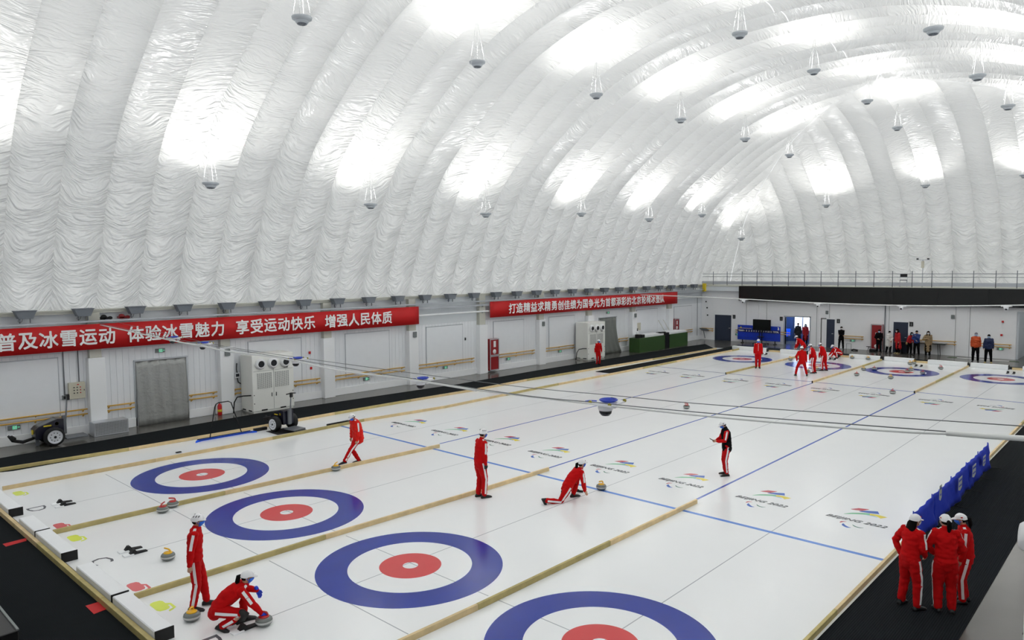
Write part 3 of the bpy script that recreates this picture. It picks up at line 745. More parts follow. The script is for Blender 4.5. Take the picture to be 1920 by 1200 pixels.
# doorway room behind
rm = MB(); rm.box((XW+3.0, 11.8, -.012), (XW+3.2, 17.2, 3)); rm.box((XW+.25, 11.7, -.012), (XW+3.2, 11.8, 3)); rm.box((XW+.25, 17.2, -.012), (XW+3.2, 17.3, 3)); rm.box((XW+.25, 11.7, 3), (XW+3.2, 17.3, 3.1)); rm.build('back_room', 'room_blue', we)
fr = MB()
for a, b_ in ((13.54, 13.62), (15.46, 15.54)): fr.box((XW-.03, a, -.01), (XW+.27, b_, 2.2))
fr.box((XW-.03, 13.54, 2.12), (XW+.27, 15.54, 2.2)); struct(fr.build('door_1', 'light_steel'))
w_ = root('window_9')
for k, y in enumerate((15.58, 14.92)):
    q = MB(); q.box((XW+2.96, y-.28, .9), (XW+3.0, y+.28, 2.3)); q.build('pane', 'window_glow', w_)
q = MB(); q.box((XW+2.92, 15.22, .9), (XW+3.0, 15.28, 2.3)); q.box((XW+2.92, 15.9, .2), (XW+3.0, 15.96, 2.3)); q.build('mullion', 'door_blue', w_)
t = thing('chair_row', 'blue and white seats seen through the open doorway', 'seats', (XW+1.9, 16.4, -.01))
for k in range(3):
    q = MB(); q.box((k*.25, -.35, .45), (k*.25+.2, .35, .5), .02); q.box((k*.25+.15, -.35, .5), (k*.25+.2, .35, 1.0), .02); q.build('seat', 'blue_paint', t)
ld = bpy.data.lights.new('back_room_light', 'POINT'); ld.energy = 160; ld.color = (.55, .75, 1); ld.shadow_soft_size = .3; lo = bpy.data.objects.new('back_room_light', ld); COL.objects.link(lo); lo.location = (XW+1.6, 15.0, 2.7)
# solid doors
for k, (y0, y1, lab) in enumerate([(19.78, 21.2, 'l'), (11.8, 12.72, 'm'), (6.98, 7.9, 'r')]):
    d = root('door_%d' % (k+2)); q = MB(); q.box((XW-.04, y0, -.01), (XW-.005, y1, 2.06), .004); q.build('door_leaf', 'door_blue', d)
    q = MB(); q.box((XW-.05, y0-.06, -.01), (XW, y0, 2.12)); q.box((XW-.05, y1, -.01), (XW, y1+.06, 2.12)); q.box((XW-.05, y0-.06, 2.06), (XW, y1+.06, 2.12)); q.build('door_frame', 'white_trim', d)
    q = MB(); q.box((XW-.09, y0+.08, 1.0), (XW-.04, y0+.2, 1.04), .005); q.build('door_handle', 'light_steel', d)
for y, lab in ((19.56, 'left of the blue scoreboard'), (15.75, 'left of the open doorway'), (11.56, 'right of the middle dark door'), (6.8, 'right of the dark door behind the standing group')):
    t = thing('door_plate', 'small black upright door sign '+lab, 'sign', (XW-.02, y, 1.95), 0, 'black door signs'); q = MB(); q.box((-.01, -.11, -.15), (.01, .11, .15), .004); q.build('plate', 'black_plastic', t)
    q = MB(); q.box((-.014, -.035, -.09), (-.01, .035, .02)); q.box((-.014, -.03, .05), (-.01, .03, .09)); q.build('print', 'sign_grey', t)
# long black screen
t = thing('led_screen', 'long black unlit display board hanging across the end wall', 'screen', (44.95, .9, 3.26)); q = MB(); q.box((0, -6.8, 0), (.28, 18.1, 1.16), .01); q.build('case', 'black_plastic', t)
for k in range(9):
    q = MB(); q.box((-.004, -6.8+k*2.766+.01, .02), (0, -6.8+(k+1)*2.766-.01, 1.14)); q.build('screen_module', 'black_gloss', t)
# upper ledge, balcony deck
q = MB(); q.box((XW-.12, -9, 4.36), (XE+.2, YL+.3, 4.46)); struct(q.build('trim_11', 'beige_steel'))
q = MB(); q.box((XW-.35, 18.9, 4.0), (XW, YW, 4.34)); struct(q.build('trim_12', 'grey_panel'))
for y in (21.95,):
    q = MB(); q.box((XW-.5, y-.1, 3.95), (XW-.3, y+.16, 4.6), .01); tag(q.build('yellow_post', 'decal_yellow'), 'short yellow painted post in the far left corner under the railing', 'post')
# railing
t = thing('balcony_railing', 'long thin grey steel railing along the balcony above the end wall', 'railing', (XW-.06, 0, 4.46))
posts = [22.52, 21.38, 20.18, 18.92, 17.7, 16.47, 15.24, 14.04, 12.84, 11.64, 10.44, 9.24, 8.05, 6.83, 5.65, 4.47, 3.28, 2.07, .96, -.25]
PM = MB(); PM.cyl((0, 0, 0), (0, 0, 1.1), .026, 6).mesh; PMM = PM.mesh('post', 'grey_steel')
for y in posts: link('post', PMM, t, (0, y, 0))
for z in (.9, .68): q = MB(); q.cyl((0, 22.5, z), (0, -6, z), .016, 6); q.build('bar', 'grey_steel', t)
q = MB(); q.box((-.01, -6, .08), (.01, 22.5, .32)); q.build('toe_board', 'light_steel', t)
# folding chair and pole with two cameras on the balcony
t = thing('folding_chair', 'black and silver folding chair on the balcony behind the railing', 'chair', (XW+.5, 7.5, 4.46), PI+.2)
for s_ in (-1, 1):
    q = MB(); q.tube([(.2, s_*.22, 0), (-.18, s_*.22, .88)], .014, 6); q.build('leg', 'light_steel', t); q = MB(); q.tube([(-.22, s_*.2, 0), (.18, s_*.2, .46)], .014, 6); q.build('leg', 'light_steel', t)
q = MB(); q.box((-.15, -.22, .45), (.22, .22, .49), .01); q.build('seat', 'black_plastic', t); q = MB(); q.box((-.2, -.22, .68), (-.16, .22, .9), .01); q.build('backrest', 'black_plastic', t)
t = thing('camera_pole', 'grey pole with a T arm holding two small cameras above the railing', 'camera', (XW+.3, 6.3, 4.46))
q = MB(); q.cyl((0, 0, 0), (0, 0, 1.85), .025, 8); q.build('pole', 'light_steel', t); q = MB(); q.box((-.06, -.4, 1.82), (.06, .4, 1.86)); q.build('arm', 'light_steel', t); q = MB(); q.box((-.1, -.08, 1.3), (.05, .08, 1.75), .01); q.build('equipment_box', 'beige_box', t)
for s_ in (-1, 1): q = MB(); q.box((-.14, s_*.32-.05, 1.86), (.1, s_*.32+.05, 1.95), .02); q.cyl((-.14, s_*.32, 1.9), (-.16, s_*.32, 1.9), .035, 8); q.build('camera_head', 'black_plastic', t)
# handrails, exit signs, alarms on the end wall
for a, b_, lab in [(21.3, 22.35, 'short wooden handrail in the far left corner of the end wall'), (15.0, 19.4, 'wooden handrail partly hidden by the blue scoreboard'), (9.8, 11.45, 'wooden double handrail right of the man in black'), (4.1, 6.3, 'wooden double handrail behind the folding table'), (1.1, 3.1, 'wooden double handrail behind the two men at right')]:
    rail(a, b_, lab, XW-.0, 1)
for y, z, lab in ((19.25, .55, 'green exit sign on the end wall beside the scoreboard'), (10.55, .6, 'green exit sign on the end wall below the handrail, middle'), (1.7, .62, 'green exit sign on the end wall, rightmost')):
    exit_sign((XW-.04, y, z), lab, -PI/2)
for y, z in ((1.62, 2.35), (1.66, 1.5)):
    b = MB(); b.box((XW-.06, y-.06, z-.06), (XW-.01, y+.06, z+.06), .01); tag(b.build('alarm_button', 'red_plastic'), 'small red alarm, %s one at the right end of the end wall' % ('upper' if z > 2 else 'lower'), 'alarm', 'alarm buttons')
for y, z, s_ in ((12.35, 2.55, .2), (4.35, 2.55, .2)):
    b = MB(); b.box((XW-.12, y-.1, z-.13), (XW-.06, y+.1, z+.13), .02); tag(b.build('wall_speaker', 'sign_grey'), 'pale grey square speaker high on the end wall, %s' % ('left' if y > 10 else 'right'), 'speaker', 'wall speakers')
fire_cabinet((XW-.23, 9.28, .1), -PI/2, .74, 1.75, False, 'red fire cabinet on the end wall behind the person in black')
c = MB(); c.cyl((XW-.05, 8.45, .0), (XW-.05, 8.45, 3.2), .035, 8); tag(c.build('conduit', 'grey_steel'), 'thin grey vertical pipe on the end wall beside the fire cabinet', 'pipe')
# security cameras in the corner
for y, z in ((22.0, 3.1), (21.9, 2.6), (21.85, 2.0)):
    b = MB(); b.box((XW-.1, y-.05, z-.05), (XW-.01, y+.05, z+.05), .02); tag(b.build('wall_device', 'black_plastic'), 'tiny dark wall device in the far left corner, %s' % {3.1: 'top', 2.6: 'middle', 2.0: 'bottom'}[z], 'device')
t = thing('resting_ledge', 'grey folded wall seat in the far left corner', 'seat', (XW-.05, 22.0, .8)); b = MB(); b.prism([(0, 0), (-.5, .15), (-.5, .1), (-.05, -.1)], -.3, .3, 1); b.build('seat', 'sign_grey', t); b = MB(); b.cyl((-.45, 0, .1), (-.1, 0, -.7), .03, 6); b.build('leg', 'grey_steel', t)

# ---- scoreboard and TV
t = thing('scoreboard', 'wide blue curling scoreboard with white numbers under the black television', 'scoreboard', (44.75, 17.25, .12))
q = MB(); q.box((0, -1.7, .12), (.06, 1.7, 1.26), .006); q.build('board', 'scoreboard_blue', t)
q = MB(); q.box((-.006, -1.7, .72), (0, 1.7, .95)); q.build('number_band', 'scoreboard_dark', t)
q = MB(); q.box((-.006, -1.68, .3), (0, 1.68, .31)); 
for k in range(13): q.box((-.006, 1.05-k*.21, .14), (0, 1.055-k*.21, .72))
q.build('grid', 'scoreboard_dark', t)
q = MB(); q.box((-.008, .55, 1.0), (0, 1.65, 1.03)); q.prism([(1.35, 1.03), (1.5, 1.03), (1.43, 1.16)], -.008, 0, 0); q.build('yellow_emblem', 'decal_yellow', t)
q = MB(); q.prism([(-1.62, 1.0), (-1.5, 1.0), (-1.5, 1.06), (-1.56, 1.1), (-1.5, 1.14), (-1.5, 1.2), (-1.6, 1.2)], -.008, 0, 0); q.build('white_emblem', 'white_letter', t)
for s_, y, wd in [('TEAM', 1.42, .42), ('1', .95, .05), ('2', .75, .09), ('3', .55, .09), ('4', .36, .09), ('5', .17, .09), ('6', -.03, .09), ('7', -.22, .09), ('8', -.42, .09), ('9', -.6, .09), ('10', -.8, .14), ('11', -1.0, .12), ('TOTAL', -1.38, .44)]:
    c = text_mesh(s_, 1, bold=.02, ext=.003, name='number' if len(s_) < 3 else 'word', parent=t); set_text_frame(c, (-.012, y, .835), (0, -1, 0), (0, 0, 1), w=wd, h=.13)
q = MB(); q.box((-.01, 1.08, .825), (-.005, 1.2, .845)); q.build('dash', 'white_letter', t)
for y in (-1.3, 1.3): q = MB(); q.box((-.15, y-.05, -.13), (.25, y+.05, -.08)); q.box((.0, y-.03, -.1), (.05, y+.03, .14)); q.build('foot', 'black_plastic', t)
t = thing('television', 'black television on a wheeled stand in front of the scoreboard', 'television', (44.45, 16.88, -.01))
q = MB(); q.box((0, -.70, 1.08), (.07, .70, 1.90), .01); q.build('screen_case', 'black_plastic', t); q = MB(); q.box((-.004, -.67, 1.11), (0, .67, 1.87)); q.build('screen', 'black_gloss', t)
q = MB(); q.box((.02, -.05, .1), (.06, -.0, 1.1)); q.box((.02, .15, .1), (.06, .2, 1.1)); q.build('pole', 'black_plastic', t); q = MB(); q.box((-.1, -.18, .55), (.15, .3, .6)); q.build('shelf', 'black_plastic', t)
q = MB(); q.box((-.3, -.45, .06), (.3, -.4, .1)); q.box((-.3, .5, .06), (.3, .55, .1)); q.box((0, -.42, .06), (.06, .52, .1)); q.build('base', 'black_plastic', t)
for x in (-.28, .28):
    for y in (-.42, .52): q = MB(); q.cyl((x, y-.02, .035), (x, y+.02, .035), .035, 8); q.build('castor', 'dark_rubber', t)
# ---- folding table, things on the end floor
t = thing('folding_table', 'long folding table with dark top behind the standing group', 'table', (44.66, 4.6, -.01))
q = MB(); q.box((0, .0, .74), (.7, 3.1, .78), .01); q.build('tabletop', 'black_plastic', t)
for y in (.4, 2.7):
    for x in (.1, .6): q = MB(); q.cyl((x, y, 0), (x, y+.05, .74), .02, 6); q.build('leg', 'black_plastic', t)
q = MB(); q.box((44.62, 4.62, .775), (44.95, 5.3, .81), .01); tag(q.build('papers', 'sign_grey'), 'grey papers and clothing at the right end of the folding table', 'papers')
b = MB(); b.box((44.6, 8.75, -.01), (44.9, 9.2, .15), .03); tag(b.build('black_bag', 'black_plastic'), 'small black bag on the floor by the end wall left of the fire cabinet', 'bag')
t = thing('folded_trolley', 'small dark wire frame standing on the floor right of the man in black', 'frame', (44.6, 10.55, -.01)); b = MB(); b.tube([(0, -.16, 0), (0, -.16, .45), (0, .16, .45), (0, .16, 0)], .012, 6); b.build('frame', 'dark_rubber', t)
b = MB(); b.tube([(44.5, 9.95, .03), (44.5, 10.2, .06), (44.5, 10.3, .02)], (.05), 8, round_=2); tag(b.build('shoe', 'black_plastic'), 'dark shoe lying on the floor beside the wire frame', 'shoe')
b = MB(); b.quad((44.2, 4.0, -.006), (44.2, .9, -.006), (44.45, .9, -.006), (44.45, 4.0, -.006)); tag(b.build('floor_marking', 'white_letter'), 'white strip with green arrows on the floor by the end wall', 'marking')
for y in (4.1, .8):
    b = MB(); b.prism([(44.1, y-.25), (44.6, y-.25), (44.55, y+.25), (44.1, y+.25)], -.011, -.004); tag(b.build('floor_arrow', 'exit_green' if 0 else 'green_counter'), 'green arrow patch at the %s end of the white floor strip' % ('left' if y > 2 else 'right'), 'marking')
b = MB(); b.cyl((44.3, 9.25, .0), (44.3, 9.15, .35), .012, 6); b.cyl((44.1, 9.05, .0), (44.3, 9.15, .35), .012, 6); b.cyl((44.6, 9.0, .0), (44.3, 9.1, .35), .012, 6); b.cyl((44.3, 9.15, .36), (44.3, 9.15, .34), .17, 12); tag(b.build('stool', 'dark_rubber'), 'small dark stool beneath the fire cabinet on the end wall', 'stool')

# ---- right and near walls (outside the view, they close the hall)
q = MB(); q.box((-1, -6.15, -.012), (XW-.8, -6.05, 4.29)); struct(q.build('wall_right', 'white_panel'))
q = MB(); q.box((-12.2, -10, -.012), (-12, 22.5, 4.4)); struct(q.build('wall_near', 'white_panel'))
q = MB(); q.box((-12, -10.4, -.012), (-1, -10.3, 4.45)); struct(q.build('wall_side', 'grey_panel'))
q = MB(); q.box((-1, YR-.1, 4.3), (XW-.8, -6.05, 4.36)); struct(q.build('floor', 'grey_panel'))
q = MB(); q.box((XS, YR, 4.3), (-12, YL, 4.36)); struct(q.build('floor', 'grey_panel'))
# ================================================================ RINK OBJECTS
def gp(px, py, z=0.0):
    return at(px, py, 2, z)
mat('carpet_black', (19, 24, 27), .95, spec=.15, bump=.5, bscale=90, noise=.15, nscale=2)
def carpet_mat():
    m = M('carpet_black'); nt = m.node_tree; N, L = nt.nodes, nt.links; b = N['Principled BSDF']
    tc = N.new('ShaderNodeTexCoord'); w = N.new('ShaderNodeTexWave'); w.bands_direction = 'Y'; w.inputs['Scale'].default_value = 9; w.inputs['Distortion'].default_value = .2; L.new(tc.outputs['Object'], w.inputs['Vector'])
    bp = N.new('ShaderNodeBump'); bp.inputs['Strength'].default_value = .6; bp.inputs['Distance'].default_value = .01; L.new(w.outputs['Fac'], bp.inputs['Height']); L.new(bp.outputs[0], b.inputs['Normal'])
carpet_mat()
def mat_poly(pts, lab, m='carpet_black', name='floor_mat', cat='mat', z=.002, th=.008, group=None):
    b = MB(); b.prism([(p[0], p[1]) for p in pts], z-th, z); return tag(b.build(name, m), lab, cat, group)
# left carpet follows the outer beam
ol = [gp(*q) for q in [(-30, 889.5), (25, 884), (237, 846.5), (350, 828), (622, 779), (766, 754), (895, 732.5), (991, 714), (1107, 695), (1344, 655)]]
oe = [gp(*q) for q in [(-30, 865), (0, 859), (480, 776), (860, 720), (1010, 694), (1270, 652), (1322, 645)]]
mat_poly([(p.x, p.y+.06) for p in ol]+[(p.x, p.y) for p in oe[::-1]], 'long black ribbed rubber carpet along the left side, beside the grey floor', th=.006)
mat_poly([(XI0-7.3, -4.1), (XI0-.18, -4.1), (XI0-.18, 19.3), (XI0-7.3, 19.3)], 'black carpet behind the near end of the ice, bottom left corner')
mat_poly([(XI0-.17, -4.1), (44, -4.1), (44, -2.46), (XI0-.17, -2.46)], 'black ribbed carpet along the right side under the three women')
mat_poly([(40.05, -2.4), (41.2, -2.4), (42.6, 17.9), (40.05, 17.9)], 'black carpet strip behind the far white bumpers')
b = MB(); b.box((24.2, 16.62, 0), (39.9, 17.72, .02), .004); tag(b.build('floor_mat', 'carpet_black'), 'black mat lying between the two far left wooden beams', 'mat')
for q, lab in (([(5, 1020), (49, 1009), (50, 1014), (11, 1025)], 'flat red strip on the black carpet, far left edge'), ([(160, 1136), (187, 1128), (200, 1142), (176, 1151.5)], 'red square patch on the black carpet below the near bumpers')):
    pts = [gp(*p, .004) for p in q]; mat_poly(pts, lab, 'red_banner', 'red_marker', 'marker', z=.006, th=.003, group='red markers on the carpet')

# ---- wooden beams made of planks
BH, BT = .105, .058
def beam(pts, lab, L_=3.9, h=BH, th=BT, off=0., mats=('beam_wood', 'beam_wood_aged'), cap=None, phase=0.):
    t = thing('wooden_beam', lab, 'beam', (0, 0, 0), 0, 'wooden boundary beams')
    pts = [Vector((p[0], p[1], 0)) for p in pts]; tot = sum((b-a).length for a, b in zip(pts, pts[1:]))
    def pos(s):
        for a, b in zip(pts, pts[1:]):
            l = (b-a).length
            if s <= l or b is pts[-1]: return a+(b-a)*(s/l)
            s -= l
    cuts = [0.]; s = phase or L_
    while s < tot-.3: cuts.append(s); s += L_
    cuts.append(tot)
    for k, (a, b) in enumerate(zip(cuts, cuts[1:])):
        p, q = pos(a), pos(b); d = (q-p); ln = d.length; d.normalize()
        m = MB(); m.box((.004, 0, 0), (ln-.004, th, h), .003); o = m.build('plank', mats[(k*7+len(lab)) % 3 == 0], t, (p.x, p.y, off+.0005)); o.rotation_euler[2] = math.atan2(d.y, d.x)
    if cap:
        p = pos(cap*tot if cap > 0 else 0); m = MB(); m.box((-.004 if cap < 1 else 0, 0, -.0), (0.0 if cap < 1 else .004, th, h)); m.build('end_cap', 'dark_rubber', t, (p.x, p.y, off+.0005))
    return t
beam(ol, 'outer left pale wooden beam edging the black carpet')
beam([gp(*q) for q in [(5, 920), (287, 867.5), (505, 826), (670, 792.5), (830, 766.5), (1002, 731), (1144, 704), (1285, 676), (1386, 656)]], 'inner left wooden beam between the practice strip and the fourth sheet')
beam([gp(100, 1003), gp(290, 959), gp(395, 934.5), gp(480, 915), gp(825, 839)], 'near wooden beam between the third and fourth sheets, with the leaning man beside it')
beam([gp(253, 1125), gp(580, 1021), gp(840, 943), gp(1030, 883)], 'near wooden beam between the second and third sheets, behind the standing man in red')
beam([(-4.4, 2.29), gp(776, 1201), gp(871, 1157), gp(1308, 944)], 'nearest wooden beam in the middle of the picture foreground')
beam([(28, 11.66), (39.65, 11.66)], 'far wooden beam passing the lone standing player', cap=.0001)
beam([(28, 6.98), (39.65, 6.98)], 'far wooden beam right of the group of red players', cap=.0001)
beam([(28, 2.33), (39.65, 2.33)], 'far wooden beam before the two men at the right', cap=.0001)
beam([(-4.4, -2.42), (39.65, -2.42)], 'right wooden beam edging the right black carpet', h=.1)
beam([(XI0-.17, 19.0), (XI0-.17, -2.4)], 'near end wooden beam in front of the white bumpers', h=.11, th=.08, off=-.005, mats=('beam_wood_aged', 'beam_wood'))
for k, (ya, yb) in enumerate([(13.45, 14.4), (9.1-.1, 9.1+.5), (4.4, 5.2), (-.3, .3)]):
    m = MB(); m.box((40.0, ya, 0), (40.06, yb, .12), .004); tag(m.build('plank_piece', 'beam_wood'), 'short wooden plank closing the gap behind the %s pair of far bumpers' % ['leftmost', 'second', 'third', 'rightmost'][k], 'plank', 'plank pieces at the far end')

# ---- foam bumpers
def bumper(x0, x1, y0, y1, h, cap_lo, cap_hi, lab, grp):
    t = thing('foam_bumper', lab, 'bumper', (x0, y0, 0), 0, grp)
    m = MB(); m.box((0, .02, .001), (x1-x0, y1-y0-.02, h), .015); m.build('foam_block', 'foam_white', t)
    if cap_lo: m = MB(); m.box((-.003, -.0, .001), (x1-x0+.003, .02, h+.003), .004); m.build('end_cap', 'dark_rubber', t)
    if cap_hi: m = MB(); m.box((-.003, y1-y0-.02, .001), (x1-x0+.003, y1-y0, h+.003), .004); m.build('end_cap', 'dark_rubber', t)
nm = {3: 'fourth sheet, by the left wall', 2: 'third sheet', 1: 'second sheet', 0: 'nearest sheet'}
CY = [(0, 0), (4.65, 4.65), (9.3, 9.3), (13.9, 13.9)]
gaps = {3: (13.0, 13.85), 2: (8.97, 9.84), 1: (4.3, 5.15), 0: (-.35, .5)}
for n in range(4):
    lo, hi = n*W-W/2, n*W+W/2
    if n == 3: hi = 16.6
    ga, gb = gaps[n]
    if n < 3: lo += .015
    lo += .005; hi -= .005
    bumper(XI0-.07, XI0+.22, gb, hi+(.06 if n < 3 else 0), .2, True, False, 'near white foam bumper, upper half of the %s' % nm[n], 'near foam bumpers')
    bumper(XI0-.07, XI0+.22, lo+.06, ga, .2, True, False, 'near white foam bumper, lower half of the %s' % nm[n], 'near foam bumpers')
fy = [(14.42, 17.0), (11.72, 13.5), (9.66, 11.6), (7.1, 9.0), (5.2, 6.92), (2.4, 4.5), (.42, 2.3), (-2.3, -.2)]
fn = ['leftmost one by the black mat', 'second from left, behind the far leftmost target', 'third from left, behind the players', 'fourth from left, with two yellow stones', 'fifth from left, by the dark door',
      'fourth from the right edge', 'third from the right edge, in front of the two men', 'rightmost one, cut by the picture edge']
for (a, b), l_ in zip(fy, fn): bumper(39.72, 40.0, a, b, .25, True, False, 'far white bumper, '+l_, 'far foam bumpers')

# ---- hacks, letters and stone signs on the ice
def hack(x, y, d, lab):
    t = thing('hack', lab, 'hack', (x, y, 0), 0 if d > 0 else PI, 'foot hacks')
    for s_ in (-1, 1):
        m = MB(); m.box((-.16, s_*.14-.075, 0.001), (.03, s_*.14+.075, .03), .006); m.build('base_plate', 'foam_white', t)
        m = MB(); m.prism([(-.04, .03), (.02, .105), (.06, .105), (.10, .04), (.30, .02), (.30, .002), (-.02, .002)], s_*.14-.05, s_*.14+.05, 1); m.build('foot_rubber', 'dark_rubber', t)
    return t
for (px, py), l_ in (((113, 947), 'near hack with black foot rubbers on the sheet marked D'), ((242, 1037), 'near hack with black foot rubbers on the sheet marked C'), ((444, 1178), 'near hack under the crouching player')):
    p = gp(px, py); hack(p.x, p.y, 1, l_)
for y, l_ in ((13.95, 'far hack left of the lone standing player'), (9.5, 'far hack beside the crouching far player'), (4.6, 'far hack with a yellow stone next to it'), (.1, 'far hack at the right edge, in front of the two men')):
    hack(38.3, y, -1, l_)
def decal_text(s_, x, y, w, h, m, name, bold=.0, flip=1, parent=None, z=.0016):
    q = text_mesh(s_, 1, bold=bold, ext=0, mat_=m, name=name, parent=parent)
    set_text_frame(q, (x, y, z), (0, -flip, 0), (flip, 0, 0), w, h); return q
for s_, (px, py) in (('D', (70, 954)), ('C', (190, 1052)), ('B', (393, 1206))):
    p = gp(px, py); q = decal_text(s_, p.x, p.y, .38, .40, 'ice_letter', 'ice_letter'); tag(q, 'thin dark letter %s printed flat in the near ice' % s_, 'letter', 'letters in the ice')
def stone_icon(px, py, m, lab):
    p = gp(px, py); b = MB(); Z = .0016
    body = [(-.24, -.02), (-.22, -.09), (-.16, -.12), (.14, -.12), (.21, -.09), (.23, 0), (.21, .07), (.14, .10), (-.16, .10), (-.22, .07)]
    han = [(-.05, .10), (.02, .17), (.24, .17), (.30, .10), (.33, .02), (.27, .03), (.23, .12), (.06, .13), (.06, .10)]
    b.poly([(p.x+v, p.y-u, Z) for u, v in body]); b.poly([(p.x+v, p.y-u, Z) for u, v in han])
    tag(b.build('stone_sign', m), lab, 'marking', 'stone shaped signs in the ice')
for px, py, c, l_ in [(114, 986, 0, 'pale red stone-shaped sign in the ice above the beam between sheets D and C'), (141, 1009, 1, 'yellow-green stone-shaped sign in the ice at the top corner of sheet C'), (36, 925, 1, 'yellow-green stone-shaped sign in the ice at the top corner of sheet D'),
                   (256, 1100, 0, 'pale red stone-shaped sign in the ice above the beam below sheet C'), (301, 1136, 1, 'yellow-green stone-shaped sign in the ice left of the standing near player')]:
    stone_icon(px, py, ('ice_pale_red', 'ice_yellow')[c], l_)

# ---- event emblems in the ice (two per sheet at each end)
def ribbon_poly(b, pts, widths, tf, z):
    P = [Vector((p[0], p[1])) for p in pts]; L_, R_ = [], []
    for i, p in enumerate(P):
        d = P[min(i+1, len(P)-1)]-P[max(0, i-1)]; d.normalize(); n = Vector((-d.y, d.x)); w = widths[i]/2
        L_.append(p+n*w); R_.append(p-n*w)
    for i in range(len(P)-1):
        q = [L_[i], L_[i+1], R_[i+1], R_[i]]; b.quad(*[tf(a, z) for a in q])
def smooth(pts, n=5):
    out = []
    for i in range(len(pts)-1):
        p0 = pts[max(0, i-1)]; p1 = pts[i]; p2 = pts[i+1]; p3 = pts[min(len(pts)-1, i+2)]
        for k in range(n):
            t = k/n; out.append(tuple(.5*((2*b_)+(-a+c)*t+(2*a-5*b_+4*c-d)*t*t+(-a+3*b_-3*c+d)*t**3) for a, b_, c, d in zip(p0, p1, p2, p3)))
    out.append(pts[-1]); return out
def emblem_meshes():
    tf = lambda p, z: (p[1], -p[0], z); out = []
    def rb(name, m, pts, w0, z=.0016):
        b = MB(); s_ = smooth([tuple(p) for p in pts]); n = len(s_); ws = []
        for i in range(n):
            t = i/(n-1)*(len(w0)-1); k = min(int(t), len(w0)-2); ws.append(w0[k]+(w0[k+1]-w0[k])*(t-k))
        ribbon_poly(b, s_, ws, tf, z); out.append((name, b.mesh(name, m)))
    rb('red_ribbon', 'ice_logo_red', [(-.36, .80), (-.18, .93), (-.02, 1.07)], [.01, .2, .01])
    rb('blue_ribbon', 'ice_logo_blue', [(-.16, .78), (.02, .87), (.22, .96)], [.03, .17, .21], .0018)
    rb('green_ribbon', 'ice_logo_green', [(-.37, .34), (-.22, .52), (-.02, .66), (.12, .71)], [.01, .09, .12, .12])
    rb('yellow_ribbon', 'ice_logo_yellow', [(.10, .70), (.24, .73), (.34, .70), (.42, .66)], [.12, .13, .16, .22], .0017)
    rb('sky_ribbon', 'ice_logo_sky', [(.06, .60), (.2, .62), (.3, .58)], [.01, .04, .01])
    rb('red_swoosh', 'ice_logo_red', [(-.24, -.32), (-.22, -.22), (-.14, -.17)], [.02, .06, .01])
    rb('blue_swoosh', 'ice_logo_blue', [(-.16, -.34), (-.12, -.44), (-.02, -.52), (.06, -.5)], [.02, .08, .08, .01])
    rb('green_swoosh', 'ice_logo_dkgreen', [(.02, -.28), (.1, -.36), (.2, -.38), (.27, -.33)], [.01, .04, .04, .01])
    return out
EMB = emblem_meshes()
def emblem(x, y, flip, lab, first):
    t = thing('event_emblem', lab, 'emblem', (x, y, 0), 0 if flip > 0 else PI, 'event emblems in the ice')
    for n_, me in EMB: link(n_, me, t)
    if first is None:
        q = text_mesh('BEIJING 2022', 1, bold=.008, ext=0, mat_='ice_ink', name='lettering', parent=t, shear=.35); set_text_frame(q, (0, 0, .0017), (0, -1, 0), (1, 0, 0), 1.32, .21); return t, q
    c = first.copy(); COL.objects.link(c); c.parent = t; return t, c
ft = None
wn = ['left of the blue barrier', 'below the man in the black vest', 'right of the nearest beam end', 'beside the yellow stone', 'right of the standing man in red', 'behind the head of the standing man in red', 'left of the beam end by the leaning man', 'nearest to the left wall']
near_l = [(8.36, -1.17), (8.28, 1.05), (8.36, 3.35), (8.22, 5.60), (8.25, 8.1), (8.36, 10.35), (8.2, 12.75), (8.1, 14.95)]
for k, (x, y) in enumerate(near_l):
    t, ft = emblem(x, y, 1, 'near ribbon emblem with BEIJING 2022, '+wn[k], ft)
fw_ = ['rightmost of the far row', 'second from right in the far row', 'third from right in the far row, by a red stone', 'fourth from right in the far row', 'fourth from left in the far row', 'third from left in the far row', 'second from left in the far row', 'leftmost of the far row']
for k, y in enumerate((-1.05, 1.15, 3.65, 5.83, 8.1, 10.35, 12.8, 14.95)):
    emblem(26.45, y, -1, 'far upside-down BEIJING 2022 emblem, '+fw_[k], ft)

# ---- curling stones
def make_stone(color):
    t = thing('curling_stone', 'x', 'curling stone')
    m = MB(); m.lathe([(.045, .002), (.07, 0), (.105, .012), (.132, .034), (.1415, .047)], n=28); m.lathe([(.1415, .073), (.13, .094), (.11, .107), (.085, .114), (.001, .116)], n=28); m.build('granite_body', 'granite', t)
    m = MB(); m.lathe([(.1415, .047), (.1445, .054), (.1445, .066), (.1415, .073)], n=28); m.build('striking_band', 'granite_band', t)
    m = MB(); m.lathe([(.088, .112), (.088, .122), (.07, .130), (.001, .132)], n=24); ho = m.build('handle_cap', color, t)
    m = MB(); m.tube([(-.06, 0, .125), (-.062, 0, .15), (-.045, 0, .168), (-.01, 0, .176), (.04, 0, .18), (.085, 0, .182)], [.017, .016, .015, .014, .014, .013], 8, round_=2); m.build('handle', color, t)
    return t
SR = make_stone('handle_red'); SY = make_stone('handle_yellow'); used = set()
def stone(px, py, c, lab, rz, z=0, xy=None):
    p = gp(px, py) if xy is None else Vector((xy[0], xy[1], 0)); src = SR if c == 'r' else SY; src.scale = (.97, .97, 1.28)
    if xy is None: p.x += .04; p.y += .09
    if c not in used: used.add(c); src.location = (p.x, p.y, 0.001); src.rotation_euler[2] = rz; src['label'] = lab; src['group'] = 'curling stones on the ice'; return src
    return dup(src, (p.x, p.y, 0.001), rz, lab, 'curling stones on the ice')
